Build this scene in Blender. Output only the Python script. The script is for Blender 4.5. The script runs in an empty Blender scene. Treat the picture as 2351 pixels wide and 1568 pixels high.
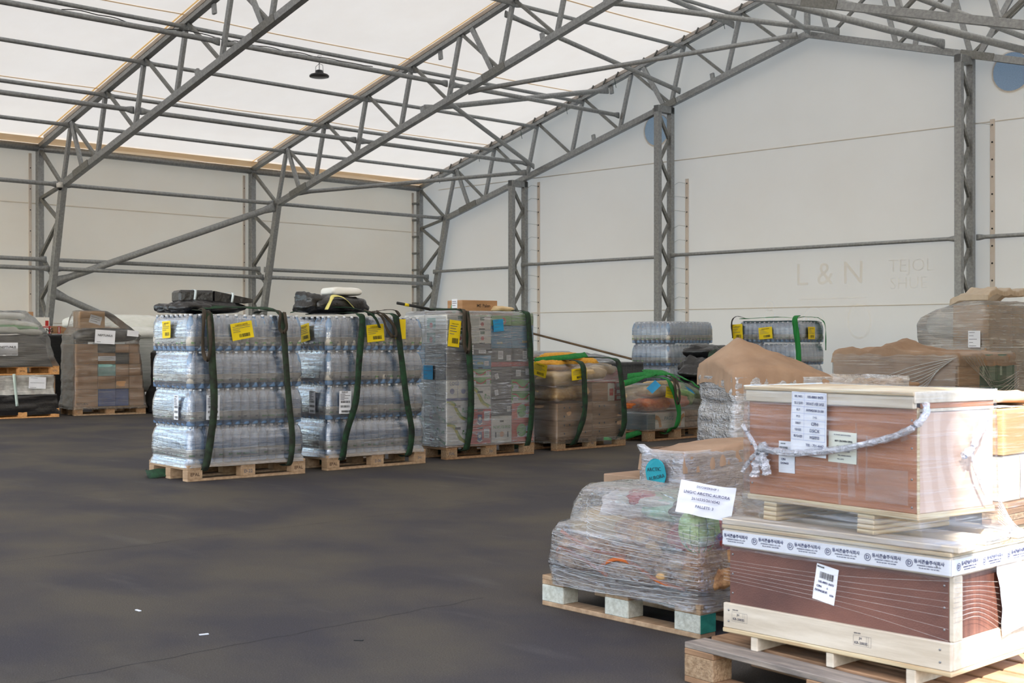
import bpy, bmesh, math, random
from mathutils import Vector, Matrix, noise
random.seed(7)
sc = bpy.context.scene
C = sc.collection
PI = math.pi
# ---------------------------------------------------------------- camera, sky, sun, exposure
EYE = 1.25
cam_d = bpy.data.cameras.new('camera'); cam = bpy.data.objects.new('camera', cam_d); C.objects.link(cam)
cam.location = (0, 0, EYE); cam.rotation_euler = (PI/2, 0, math.radians(45.33))
cam_d.sensor_width = 36; cam_d.lens = 46.2; cam_d.clip_end = 400; cam_d.shift_y = -0.0004
cam_d.dof.use_dof = True; cam_d.dof.focus_distance = 9.5; cam_d.dof.aperture_fstop = 9
sc.camera = cam
SUN_EL, SUN_AZ = 42, 142
w = bpy.data.worlds.new('sky'); sc.world = w; w.use_nodes = True
nt = w.node_tree; nt.nodes.clear()
sky = nt.nodes.new('ShaderNodeTexSky'); sky.sky_type = 'NISHITA'; sky.sun_disc = False
sky.sun_elevation = math.radians(SUN_EL); sky.sun_rotation = math.radians(SUN_AZ); sky.air_density = 1.0; sky.dust_density = 1.6
bg = nt.nodes.new('ShaderNodeBackground'); bg.inputs[1].default_value = 0.22
wo = nt.nodes.new('ShaderNodeOutputWorld'); nt.links.new(sky.outputs[0], bg.inputs[0]); nt.links.new(bg.outputs[0], wo.inputs[0])
sd = bpy.data.lights.new('sun', 'SUN'); sun = bpy.data.objects.new('sun', sd); C.objects.link(sun)
sd.energy = 5.6; sd.angle = math.radians(0.7); sd.color = (1.0, 0.94, 0.85)
az, el = math.radians(SUN_AZ), math.radians(SUN_EL)
S = Vector((math.sin(az)*math.cos(el), math.cos(az)*math.cos(el), math.sin(el)))
sun.rotation_euler = S.to_track_quat('Z', 'Y').to_euler(); sun.location = (5, -12, 14)
sc.view_settings.view_transform = 'Standard'; sc.view_settings.look = 'None'
sc.view_settings.gamma = 1; sc.view_settings.exposure = 1.72; sc.view_settings.use_curve_mapping = False
cy = sc.cycles
cy.max_bounces = 8; cy.diffuse_bounces = 5; cy.glossy_bounces = 3; cy.transmission_bounces = 4; cy.transparent_max_bounces = 24
cy.caustics_reflective = False; cy.caustics_refractive = False; cy.sample_clamp_indirect = 6
cy.use_denoising = True

# ---------------------------------------------------------------- materials
def lin(c):
    return tuple(((v/255)/12.92 if v/255 <= .04045 else ((v/255+.055)/1.055)**2.4) for v in c)
def N(nt, t, **kw):
    n = nt.nodes.new(t)
    for k, v in kw.items():
        if k in n.inputs: n.inputs[k].default_value = v
        else: setattr(n, k, v)
    return n
MATS = {}
def mat(name, c1, c2=None, sc_=(6, 6, 6), rough=.7, metal=0, bump=.0, bscale=60, detail=4, lo=.35, hi=.65, trans=0, spec=.5, coord='Object', wave=None, extra=None):
    """procedural material: two colours (0-255) mixed by noise, with a fine bump"""
    if name in MATS: return MATS[name]
    m = bpy.data.materials.new(name); m.use_nodes = True; t = m.node_tree; t.nodes.clear()
    L = t.links.new
    out = N(t, 'ShaderNodeOutputMaterial'); b = N(t, 'ShaderNodeBsdfPrincipled')
    b.inputs['Roughness'].default_value = rough; b.inputs['Metallic'].default_value = metal
    b.inputs['Specular IOR Level'].default_value = spec
    tc = N(t, 'ShaderNodeTexCoord'); mp = N(t, 'ShaderNodeMapping'); mp.inputs['Scale'].default_value = sc_
    L(tc.outputs[coord], mp.inputs[0])
    if wave:
        nz = N(t, 'ShaderNodeTexWave', wave_type='RINGS', rings_direction=wave[0]); nz.inputs['Scale'].default_value = wave[1]
        nz.inputs['Distortion'].default_value = wave[2]; nz.inputs['Detail'].default_value = 3
        fac = nz.outputs['Fac']
    else:
        nz = N(t, 'ShaderNodeTexNoise'); nz.inputs['Scale'].default_value = 1; nz.inputs['Detail'].default_value = detail
        nz.inputs['Roughness'].default_value = .6; fac = nz.outputs['Fac']
    L(mp.outputs[0], nz.inputs[0])
    mr = N(t, 'ShaderNodeMapRange'); mr.inputs[1].default_value = lo; mr.inputs[2].default_value = hi
    L(fac, mr.inputs[0])
    mx = N(t, 'ShaderNodeMix', data_type='RGBA')
    mx.inputs[6].default_value = (*lin(c1), 1); mx.inputs[7].default_value = (*lin(c2 or c1), 1)
    L(mr.outputs[0], mx.inputs[0]); L(mx.outputs[2], b.inputs['Base Color'])
    if bump:
        n2 = N(t, 'ShaderNodeTexNoise'); n2.inputs['Scale'].default_value = bscale; n2.inputs['Detail'].default_value = 3
        L(tc.outputs[coord], n2.inputs[0])
        bp = N(t, 'ShaderNodeBump'); bp.inputs['Strength'].default_value = bump; bp.inputs['Distance'].default_value = .01
        L(n2.outputs['Fac'], bp.inputs['Height']); L(bp.outputs[0], b.inputs['Normal'])
    if trans:
        tr = N(t, 'ShaderNodeBsdfTranslucent'); L(mx.outputs[2], tr.inputs[0])
        ms = N(t, 'ShaderNodeMixShader'); ms.inputs[0].default_value = trans
        L(b.outputs[0], ms.inputs[1]); L(tr.outputs[0], ms.inputs[2]); L(ms.outputs[0], out.inputs[0])
    else: L(b.outputs[0], out.inputs[0])
    m['b'] = 1; MATS[name] = m
    return m
def wrap_mat(name, alpha=.3, streak=.5, tint=(225, 232, 245), scale=(3, 3, 60), rough=.18, bump=.5, gloss=.5, tilt=0, big=7, crease=0.0):
    """stretch film: see-through, glossy, with whitish horizontal pull lines"""
    if name in MATS: return MATS[name]
    m = bpy.data.materials.new(name); m.use_nodes = True; t = m.node_tree; t.nodes.clear(); L = t.links.new
    out = N(t, 'ShaderNodeOutputMaterial')
    tc = N(t, 'ShaderNodeTexCoord'); mp = N(t, 'ShaderNodeMapping'); mp.inputs['Scale'].default_value = scale
    mp.inputs['Rotation'].default_value = (tilt, tilt, 0)
    L(tc.outputs['Object'], mp.inputs[0])
    nz = N(t, 'ShaderNodeTexNoise'); nz.inputs['Scale'].default_value = 1; nz.inputs['Detail'].default_value = 4; nz.inputs['Roughness'].default_value = .7
    nz.inputs['Distortion'].default_value = .6
    L(mp.outputs[0], nz.inputs[0])
    n2 = N(t, 'ShaderNodeTexNoise'); n2.inputs['Scale'].default_value = big; n2.inputs['Detail'].default_value = 3; L(tc.outputs['Object'], n2.inputs[0])
    mr = N(t, 'ShaderNodeMapRange'); mr.inputs[1].default_value = .5; mr.inputs[2].default_value = .72
    mr.inputs[3].default_value = alpha; mr.inputs[4].default_value = min(1, alpha+streak); L(nz.outputs['Fac'], mr.inputs[0])
    # larger patches where several layers overlap
    m2 = N(t, 'ShaderNodeMapRange'); m2.inputs[1].default_value = .35; m2.inputs[2].default_value = .7; m2.inputs[3].default_value = .7; m2.inputs[4].default_value = 1.35
    L(n2.outputs['Fac'], m2.inputs[0])
    mu = N(t, 'ShaderNodeMath', operation='MULTIPLY', use_clamp=True); L(mr.outputs[0], mu.inputs[0]); L(m2.outputs[0], mu.inputs[1])
    ad = N(t, 'ShaderNodeMath', operation='MULTIPLY_ADD'); ad.inputs[1].default_value = crease
    vo = N(t, 'ShaderNodeTexVoronoi', feature='DISTANCE_TO_EDGE'); vo.inputs['Scale'].default_value = 9
    mpv = N(t, 'ShaderNodeMapping'); mpv.inputs['Scale'].default_value = (1, 1, 1.8); L(tc.outputs['Object'], mpv.inputs[0])
    vd = N(t, 'ShaderNodeVectorMath', operation='MULTIPLY_ADD'); vd.inputs[1].default_value = (.5, .5, .5)
    L(n2.outputs['Color'], vd.inputs[0]); L(mpv.outputs[0], vd.inputs[2]); L(vd.outputs[0], vo.inputs['Vector'])
    L(vo.outputs['Distance'], ad.inputs[0]); L(nz.outputs['Fac'], ad.inputs[2])
    bp = N(t, 'ShaderNodeBump'); bp.inputs['Strength'].default_value = bump; bp.inputs['Distance'].default_value = .012
    L(ad.outputs[0] if crease else nz.outputs['Fac'], bp.inputs['Height'])
    df = N(t, 'ShaderNodeBsdfPrincipled'); df.inputs['Base Color'].default_value = (*lin(tint), 1); df.inputs['Roughness'].default_value = .35
    gl = N(t, 'ShaderNodeBsdfGlossy'); gl.inputs['Color'].default_value = (.95, .97, 1, 1); gl.inputs['Roughness'].default_value = rough
    L(bp.outputs[0], df.inputs['Normal']); L(bp.outputs[0], gl.inputs['Normal'])
    tp = N(t, 'ShaderNodeBsdfTransparent'); tp.inputs[0].default_value = (.985, .99, 1, 1)
    m1 = N(t, 'ShaderNodeMixShader'); L(mu.outputs[0], m1.inputs[0]); L(tp.outputs[0], m1.inputs[1]); L(df.outputs[0], m1.inputs[2])
    fr = N(t, 'ShaderNodeFresnel'); fr.inputs['IOR'].default_value = 1.45; L(bp.outputs[0], fr.inputs['Normal'])
    fm = N(t, 'ShaderNodeMath', operation='MULTIPLY_ADD', use_clamp=True); fm.inputs[1].default_value = gloss*2; fm.inputs[2].default_value = gloss*.06
    L(fr.outputs[0], fm.inputs[0])
    m3 = N(t, 'ShaderNodeMixShader'); L(fm.outputs[0], m3.inputs[0]); L(m1.outputs[0], m3.inputs[1]); L(gl.outputs[0], m3.inputs[2])
    L(m3.outputs[0], out.inputs[0]); MATS[name] = m
    return m
galv = mat('galvanised steel', (140, 143, 144), (164, 167, 168), (22, 22, 22), rough=.5, metal=.45, bump=.05, detail=6)
galv_dark = mat('galvanised steel web', (116, 117, 114), (140, 141, 138), (22, 22, 22), rough=.55, metal=.45, detail=6)
pine = mat('pine', (186, 174, 156), (208, 198, 182), (30, 3, 30), rough=.7, bump=.08)
pallet_wood = mat('pallet wood', (138, 104, 74), (172, 138, 104), (25, 3, 25), rough=.8, bump=.1)
pallet_block = mat('pallet chipboard block', (132, 106, 80), (172, 146, 116), (70, 70, 70), rough=.9, bump=.5, bscale=120)
pallet_pale = mat('pale pallet wood', (150, 122, 94), (184, 156, 126), (22, 4, 22), rough=.8, bump=.1)
grey_wood = mat('weathered grey wood', (112, 104, 98), (158, 146, 134), (4, 40, 40), rough=.85, bump=.25)
brown_wood = mat('brown deck board', (128, 98, 72), (172, 136, 104), (4, 30, 30), rough=.85, bump=.2)
orange_wood = mat('orange new pallet wood', (196, 140, 84), (222, 170, 114), (25, 4, 25), rough=.8)
white_block = mat('white painted block', (176, 176, 164), (206, 208, 198), (40, 40, 40), rough=.9, bump=.4, bscale=90)
teal_block = mat('teal painted block', (24, 112, 98), (44, 138, 120), (14, 14, 30), rough=.75)
plywood = mat('red brown plywood', (146, 92, 62), (174, 118, 86), (2, 2, 26), rough=.5, bump=.12, bscale=200, detail=6)
plywood_dark = mat('dark red brown plywood', (88, 58, 52), (122, 82, 70), (26, 2, 3), rough=.5, bump=.12, bscale=200, detail=6)
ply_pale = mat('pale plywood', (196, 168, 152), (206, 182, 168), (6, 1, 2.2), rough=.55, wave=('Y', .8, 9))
ply_edge = mat('plywood edge', (205, 192, 160), (168, 140, 104), (3, 3, 90), rough=.8)
card = mat('cardboard', (164, 124, 88), (180, 140, 104), (3, 3, 30), rough=.85)
card_orange = mat('orange cardboard', (172, 132, 86), (188, 146, 98), (3, 3, 40), rough=.85)
card_grey = mat('greyish cardboard', (166, 134, 106), (186, 156, 128), (3, 3, 30), rough=.85)
kraft = mat('kraft paper', (146, 119, 97), (164, 137, 114), (4, 4, 4), rough=.85, bump=.1)
paper = mat('white paper', (226, 228, 236), (236, 238, 244), (5, 5, 5), rough=.7)
yellow = mat('yellow paper', (232, 204, 10), (240, 214, 24), (8, 8, 8), rough=.6)
blue_paper = mat('blue paper', (20, 138, 196), (36, 152, 206), (8, 8, 8), rough=.6)
teal_paper = mat('teal paper', (14, 140, 156), (22, 152, 168), (8, 8, 8), rough=.6)
ink = mat('black ink', (26, 26, 32), rough=.6)
ink_blue = mat('dark blue ink', (34, 38, 92), rough=.6)
ink_grey = mat('grey ink', (96, 96, 104), rough=.6)
ink_green = mat('green ink', (66, 140, 60), rough=.6)
ink_red = mat('red ink', (186, 40, 44), rough=.6)
white_p = mat('white board', (224, 224, 218), (234, 234, 230), (5, 5, 5), rough=.6)
green_p = mat('green carton print', (96, 162, 70), (112, 176, 84), (5, 5, 5), rough=.6)
darkgreen_p = mat('dark green carton', (26, 84, 62), (36, 100, 74), (5, 5, 5), rough=.6)
red_p = mat('red carton print', (178, 44, 44), (194, 56, 54), (5, 5, 5), rough=.6)
orange_p = mat('orange carton print', (206, 78, 48), (218, 92, 58), (5, 5, 5), rough=.6)
blue_p = mat('blue carton print', (58, 132, 178), (74, 148, 190), (5, 5, 5), rough=.6)
navy_p = mat('navy carton print', (30, 62, 130), (44, 78, 148), (5, 5, 5), rough=.6)
teal_p = mat('pale teal print', (120, 164, 160), (140, 180, 176), (5, 5, 5), rough=.6)
petrol_p = mat('petrol carton', (28, 70, 84), (40, 86, 98), (5, 5, 5), rough=.6)
black_p = mat('black crate plastic', (34, 36, 40), (58, 60, 62), (3, 3, 40), rough=.5)
yellow_p = mat('banana yellow print', (206, 190, 50), (160, 176, 60), (12, 12, 3), rough=.6)
lilac_p = mat('lilac print', (80, 84, 140), (120, 124, 170), (12, 12, 3), rough=.6)
black_film = mat('black film', (16, 16, 18), (40, 40, 42), (2, 2, 60), rough=.28, bump=.5, bscale=25, spec=.7)
black_bag = mat('black bag plastic', (16, 16, 18), (34, 34, 36), (6, 6, 6), rough=.32, bump=.9, bscale=22, spec=.6)
strap_green = mat('dark green webbing', (20, 26, 22), (26, 68, 40), (13, 13, 13), rough=.8, bump=.4, bscale=300)
strap_bright = mat('bright green webbing', (12, 112, 44), (24, 134, 58), (40, 40, 3), rough=.75, bump=.4, bscale=300)
strap_worn = mat('worn green brown webbing', (34, 34, 28), (46, 66, 46), (13, 13, 13), rough=.85, bump=.4, bscale=300)
strap_brown = mat('worn brown webbing', (48, 42, 34), (80, 70, 58), (30, 30, 5), rough=.85, bump=.4, bscale=300)
sack_white = mat('white woven sack', (232, 235, 228), (244, 245, 240), (6, 6, 30), rough=.65, bump=.5, bscale=30)
sack_grey = mat('grey woven bulk bag', (158, 162, 158), (182, 185, 180), (3, 3, 30), rough=.7, bump=.5, bscale=24)
sack_beige = mat('beige paper sack', (190, 162, 118), (220, 198, 160), (6, 6, 10), rough=.75, bump=.6, bscale=20)
net_yellow = mat('yellow net sack', (206, 142, 26), (228, 172, 50), (60, 60, 60), rough=.7, bump=.8, bscale=90)
net_orange = mat('orange net sack', (204, 92, 26), (226, 130, 54), (26, 26, 26), rough=.7, bump=.9, bscale=40)
potato = mat('potato net sack', (176, 134, 70), (216, 176, 106), (14, 14, 14), rough=.75, bump=1, bscale=22)
net_brown = mat('brown net sack', (140, 94, 58), (206, 156, 104), (22, 22, 22), rough=.75, bump=1, bscale=26)
net_red = mat('red net sack', (130, 34, 46), (176, 70, 62), (24, 24, 24), rough=.7, bump=1, bscale=30)
net_green = mat('green cabbage net', (112, 160, 84), (176, 206, 132), (10, 10, 10), rough=.7, bump=.8, bscale=24)
cord_orange = mat('orange cord', (190, 96, 36), rough=.7)
seam_tan = mat('tan membrane seam', (232, 208, 172), (236, 214, 182), (3, 3, 3), rough=.8, trans=.35)  # tan colour paints in the light held back by doubled cloth
cream_strip = mat('cream keder strip', (222, 212, 202), (230, 222, 214), (3, 3, 3), rough=.7)
lamp_black = mat('black lamp housing', (30, 30, 32), rough=.4)
lens_grey = mat('lamp lens', (120, 122, 126), rough=.3)
camera_white = mat('white camera plastic', (224, 224, 222), rough=.4)
cable_black = mat('black cable', (28, 28, 28), rough=.6)
bolt = mat('zinc bolt', (150, 152, 156), rough=.35, metal=.8)
bottle_m = mat('water bottle plastic', (104, 142, 190), (156, 188, 222), (2, 2, 14), rough=.1, spec=1.0, detail=2)
band_m = mat('bottle label paper', (196, 190, 180), (214, 208, 198), (12, 12, 12), rough=.6)
cap_m = mat('white bottle cap', (220, 224, 232), rough=.4)
membrane = mat('roof membrane', (248, 242, 231), (251, 246, 236), (1, 1, 1), rough=.6, trans=.142, spec=.2)
wall_bright_m = mat('side wall membrane', (241, 232, 218), (244, 236, 223), (.5, .5, .9), rough=.6, trans=.48, bump=.25, bscale=1.4, spec=.25)  # same cloth as the end wall, made lighter and more translucent to look lit
wall_m = mat('wall membrane', (238, 229, 214), (241, 233, 219), (.5, .5, .9), rough=.6, trans=.24, bump=.25, bscale=1.4, spec=.25)
film_white = wrap_mat('thick milky film', alpha=.55, streak=.35, tint=(226, 226, 222), scale=(4, 4, 50))
film = wrap_mat('stretch film', alpha=.10, streak=.45)
film_light = wrap_mat('thin stretch film', alpha=.05, streak=.28, tint=(236, 230, 222), scale=(3, 3, 90), tilt=.05)
film_cloud = wrap_mat('crumpled stretch film', alpha=.12, streak=.42, scale=(4, 4, 45), crease=.5, bump=.8, rough=.12, gloss=.8)
film_silver = wrap_mat('silvery stretch film', alpha=.35, streak=.4, scale=(6, 6, 50), rough=.15, bump=1.0, gloss=1.4, tint=(232, 236, 244), crease=.8)
film_water = wrap_mat('glossy bottle film', alpha=.09, streak=.32, scale=(2.5, 2.5, 50), rough=.12, bump=.4, gloss=1.6, tint=(222, 234, 255), crease=.3)

def set_alpha(m, name, f):
    """copy of an opaque material that lets a share of the light straight through"""
    k = m.copy(); k.name = name; t = k.node_tree
    out = [n for n in t.nodes if n.type == 'OUTPUT_MATERIAL'][0]; src = out.inputs[0].links[0].from_socket
    tp = t.nodes.new('ShaderNodeBsdfTransparent'); ms = t.nodes.new('ShaderNodeMixShader'); ms.inputs[0].default_value = f
    t.links.new(src, ms.inputs[1]); t.links.new(tp.outputs[0], ms.inputs[2]); t.links.new(ms.outputs[0], out.inputs[0])
    return k
bottle_t = set_alpha(bottle_m, 'clear water bottle', .42)
vent_mesh = set_alpha(mat('vent mesh', (56, 62, 78), (84, 92, 108), (60, 4, 60), rough=.8), 'vent mesh cloth', .05)

# asphalt floor
def asphalt():
    m = bpy.data.materials.new('asphalt'); m.use_nodes = True; t = m.node_tree; L = t.links.new; b = t.nodes['Principled BSDF']
    tc = N(t, 'ShaderNodeTexCoord')
    def nz(scale, det, vec=None):
        n = N(t, 'ShaderNodeTexNoise'); n.inputs['Scale'].default_value = scale; n.inputs['Detail'].default_value = det
        if vec:
            mp = N(t, 'ShaderNodeMapping'); mp.inputs['Scale'].default_value = vec; mp.inputs['Rotation'].default_value = (0, 0, .5); L(tc.outputs['Object'], mp.inputs[0]); L(mp.outputs[0], n.inputs[0])
        else: L(tc.outputs['Object'], n.inputs[0])
        return n
    def ramp(n, a, bb, c, d):
        r = N(t, 'ShaderNodeMapRange'); r.inputs[1].default_value = a; r.inputs[2].default_value = bb; r.inputs[3].default_value = c; r.inputs[4].default_value = d
        L(n.outputs[0], r.inputs[0]); return r
    a = ramp(nz(.9, 5, (1, 1.25, 1)), .4, .62, 0, 1)
    m1 = N(t, 'ShaderNodeMix', data_type='RGBA'); m1.inputs[6].default_value = (*lin((58, 55, 59)), 1); m1.inputs[7].default_value = (*lin((79, 73, 65)), 1)
    L(a.outputs[0], m1.inputs[0])
    g = ramp(nz(160, 3), .3, .75, .62, 1.45)
    m2 = N(t, 'ShaderNodeMix', data_type='RGBA', blend_type='MULTIPLY'); m2.inputs[0].default_value = 1
    L(m1.outputs[2], m2.inputs[6]); L(g.outputs[0], m2.inputs[7])
    vo = N(t, 'ShaderNodeTexVoronoi'); vo.inputs['Scale'].default_value = 55; L(tc.outputs['Object'], vo.inputs['Vector'])
    sp = N(t, 'ShaderNodeMapRange'); sp.inputs[1].default_value = .10; sp.inputs[2].default_value = .05; sp.inputs[3].default_value = 0; sp.inputs[4].default_value = .7
    L(vo.outputs['Distance'], sp.inputs[0])
    gate = ramp(nz(9, 2), .48, .6, 0, 1); gm = N(t, 'ShaderNodeMath', operation='MULTIPLY'); L(sp.outputs[0], gm.inputs[0]); L(gate.outputs[0], gm.inputs[1])
    m3 = N(t, 'ShaderNodeMix', data_type='RGBA'); m3.inputs[7].default_value = (*lin((160, 156, 150)), 1)
    L(gm.outputs[0], m3.inputs[0]); L(m2.outputs[2], m3.inputs[6])
    # tyre scuffs and drag marks
    sk = ramp(nz(1.3, 6, (.8, 3, 1)), .60, .78, 0, .2)
    m4 = N(t, 'ShaderNodeMix', data_type='RGBA'); m4.inputs[7].default_value = (*lin((122, 118, 112)), 1)
    L(sk.outputs[0], m4.inputs[0]); L(m3.outputs[2], m4.inputs[6]); L(m4.outputs[2], b.inputs['Base Color'])
    b.inputs['Roughness'].default_value = .75; b.inputs['Specular IOR Level'].default_value = .3
    bp = N(t, 'ShaderNodeBump'); bp.inputs['Strength'].default_value = .5; bp.inputs['Distance'].default_value = .004
    n4 = nz(170, 3); L(n4.outputs[0], bp.inputs['Height']); L(bp.outputs[0], b.inputs['Normal'])
    return m
asphalt_m = asphalt()

# ---------------------------------------------------------------- object helpers
def link(o, parent=None, mw=None):
    C.objects.link(o)
    if parent is not None: o.parent = parent
    if mw is not None: o.matrix_local = mw
    return o
def T(x, y, z): return Matrix.Translation((x, y, z))
def RZ(a): return Matrix.Rotation(math.radians(a), 4, 'Z')
def RX(a): return Matrix.Rotation(math.radians(a), 4, 'X')
def RY(a): return Matrix.Rotation(math.radians(a), 4, 'Y')
def tag(o, label, cat, group=None):
    o['label'] = label; o['category'] = cat
    if group: o['group'] = group
    return o
def empty(name, label, cat, mw=None, group=None):
    o = bpy.data.objects.new(name, None); o.empty_display_size = .1; C.objects.link(o)
    if mw is not None: o.matrix_world = mw
    return tag(o, label, cat, group)
def mesh_obj(name, verts, faces, m, parent=None, mw=None, smooth=False):
    me = bpy.data.meshes.new(name); me.from_pydata(verts, [], faces); me.update(); me.materials.append(m)
    if smooth: me.polygons.foreach_set('use_smooth', [True]*len(me.polygons))
    return link(bpy.data.objects.new(name, me), parent, mw)
BOXC = {}
def box_mesh(dx, dy, dz, m, bev=.003):
    key = (round(dx, 4), round(dy, 4), round(dz, 4), m.name, bev)
    if key in BOXC: return BOXC[key]
    h = (dx/2, dy/2, dz/2); b = min(bev, min(h)*.4)
    V = []; idx = {}
    for sx in (-1, 1):
        for sy in (-1, 1):
            for sz in (-1, 1):
                s = (sx, sy, sz)
                for a in range(3):
                    p = [s[i]*(h[i]-(0 if i == a else b)) for i in range(3)]
                    idx[(s, a)] = len(V); V.append(p)
    Fc = []
    for a in range(3):
        u, v = [i for i in range(3) if i != a]
        for sg in (-1, 1):
            q = []
            for su, sv in ((-1, -1), (1, -1), (1, 1), (-1, 1)):
                s = [0]*3; s[a] = sg; s[u] = su; s[v] = sv; q.append(idx[(tuple(s), a)])
            Fc.append(q)
    for a in range(3):
        u, v = [i for i in range(3) if i != a]
        for su in (-1, 1):
            for sv in (-1, 1):
                s0 = [0]*3; s0[a] = -1; s0[u] = su; s0[v] = sv; s1 = list(s0); s1[a] = 1
                Fc.append([idx[(tuple(s0), u)], idx[(tuple(s1), u)], idx[(tuple(s1), v)], idx[(tuple(s0), v)]])
    for sx in (-1, 1):
        for sy in (-1, 1):
            for sz in (-1, 1): Fc.append([idx[((sx, sy, sz), a)] for a in range(3)])
    me = bpy.data.meshes.new('box'); me.from_pydata(V, [], Fc)
    bm = bmesh.new(); bm.from_mesh(me); bmesh.ops.recalc_face_normals(bm, faces=bm.faces); bm.to_mesh(me); bm.free()
    me.materials.append(m); BOXC[key] = me
    return me
def box(name, lo, hi, m, parent=None, mw=None, bev=.003):
    """box between two corners of the parent's (or mw's) frame"""
    d = [hi[i]-lo[i] for i in range(3)]; c = [(hi[i]+lo[i])/2 for i in range(3)]
    o = bpy.data.objects.new(name, box_mesh(*d, m, bev))
    return link(o, parent, (mw or Matrix())@T(*c))
def beam(name, p, q, wd, th, m, parent=None, side=(0, 1, 0)):
    """bar of section wd (in the plane) x th (along side) from p to q"""
    p, q = Vector(p), Vector(q); z = (q-p); L = z.length; z.normalize(); y = Vector(side); y = (y-z*y.dot(z)).normalized(); x = y.cross(z)
    R = Matrix((x, y, z)).transposed().to_4x4(); R.translation = (p+q)/2
    return link(bpy.data.objects.new(name, box_mesh(wd, th, round(L, 3), m, .004)), parent, R)
def tube(name, pts, r, m, parent=None, n=10, flat=False, cap=True, mw=None, up=(0, 0, 1), flatlen=.16):
    pts = [Vector(p) for p in pts]; V = []; Fc = []
    if flat:
        a, b = pts[0], pts[-1]; d = (b-a); L = d.length; d.normalize()
        st = [(0, 0), (.05, 0), (flatlen, 1)]; ring = [(a+d*s, k) for s, k in st]+[(b-d*s, k) for s, k in reversed(st)]
    else: ring = [(p, 1) for p in pts]
    for i, (p, k) in enumerate(ring):
        t = (ring[min(i+1, len(ring)-1)][0]-ring[max(i-1, 0)][0]).normalized()
        u = Vector(up); u = u-t*u.dot(t)
        if u.length < .05: u = Vector((1, 0, 0))-t*t.x
        u.normalize(); s = t.cross(u)
        ru, rs = (r, r) if k == 1 else (r*1.5, r*.3)
        for j in range(n):
            a = 2*PI*j/n; V.append(p+u*math.cos(a)*ru+s*math.sin(a)*rs)
    for i in range(len(ring)-1):
        for j in range(n):
            Fc.append((i*n+j, i*n+(j+1) % n, (i+1)*n+(j+1) % n, (i+1)*n+j))
    if cap: Fc += [tuple(range(n))[::-1], tuple(range((len(ring)-1)*n, len(ring)*n))]
    return mesh_obj(name, V, Fc, m, parent, mw, True)
TXT = {}
def text_mesh(s, size, m, align='CENTER', bold=0, depth=.0004):
    key = (s, round(size, 4), m.name, align, bold)
    if key in TXT: return TXT[key]
    cu = bpy.data.curves.new('t', 'FONT'); cu.body = s; cu.size = size; cu.align_x = align; cu.align_y = 'CENTER'
    cu.resolution_u = 2; cu.offset = bold*size; cu.extrude = depth
    o = bpy.data.objects.new('t', cu); C.objects.link(o)
    bpy.context.view_layer.update(); dg = bpy.context.evaluated_depsgraph_get()
    me = bpy.data.meshes.new_from_object(o.evaluated_get(dg)); bpy.data.objects.remove(o)
    me.materials.clear(); me.materials.append(m); TXT[key] = me
    return me
def text(s, size, m, parent, x=0, y=0, z=.0008, align='CENTER', bold=.01, rot=0, sx=1, name='lettering'):
    o = bpy.data.objects.new(name, text_mesh(s, size, m, align, bold))
    return link(o, parent, T(x, y, z)@RZ(rot)@Matrix.Diagonal((sx, 1, 1, 1)))
def barcode(parent, x, y, w_, h_, seed=1, m=None, z=.0006, name='barcode'):
    r = random.Random(seed); V = []; Fc = []; cx = x-w_/2
    while cx < x+w_/2:
        bw = r.choice((.35, .6, 1, 1.4))*w_/30; i = len(V)
        V += [(cx, y-h_/2, z), (cx+bw, y-h_/2, z), (cx+bw, y+h_/2, z), (cx, y+h_/2, z)]; Fc.append((i, i+1, i+2, i+3))
        cx += bw+r.choice((.5, .8, 1.1))*w_/30
    return mesh_obj(name, V, Fc, m or ink, parent)
def rules(parent, rects, m=None, z=.0007, name='printed_lines'):
    V = []; Fc = []
    for (a, b, c, d) in rects:
        i = len(V); V += [(a, b, z), (c, b, z), (c, d, z), (a, d, z)]; Fc.append((i, i+1, i+2, i+3))
    return mesh_obj(name, V, Fc, m or ink_grey, parent)
# load frames: local x runs back to the right (away), local y back to the left, the near corner is the origin
def face_R(x, z, off=.004, rot=0): return Matrix(((1, 0, 0, x), (0, 0, -1, -off), (0, 1, 0, z), (0, 0, 0, 1)))@RZ(rot)
def face_L(y, z, off=.004, rot=0): return Matrix(((0, 0, -1, -off), (-1, 0, 0, y), (0, 1, 0, z), (0, 0, 0, 1)))@RZ(rot)
def sheet(name, w_, h_, m, parent, mw, curl=.004, n=6, seed=0):
    """slightly creased sheet of paper"""
    V = []; Fc = []
    for j in range(n+1):
        for i in range(n+1):
            u, v = i/n-.5, j/n-.5
            z = curl*(noise.noise(Vector((u*3+seed, v*3, seed*1.7)))+.6*(abs(u)*2)**3)
            V.append((u*w_, v*h_, max(z, -.0003)))
    for j in range(n):
        for i in range(n): a = j*(n+1)+i; Fc.append((a, a+1, a+n+2, a+n+1))
    return mesh_obj(name, V, Fc, m, parent, mw, True)
# ================================================================ SETTING: hall shell
XL, XR, RIDGE = -25.35, -2.57, -13.96
ZE, SL = 5.13, .274
GY = 21.77; BAY = 5.0
def mir(x): return 2*RIDGE-x
def zo(x): return ZE+SL*(min(x, mir(x))-XL)          # outer chord height
def zi(x): return 4.29+SL*(min(x, mir(x))+24.35)     # inner chord height
def structure(o): o['kind'] = 'structure'; return o
structure(mesh_obj('floor', [(-70, -60, 0), (50, -60, 0), (50, 40, 0), (-70, 40, 0)], [(0, 1, 2, 3)], asphalt_m))
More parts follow.
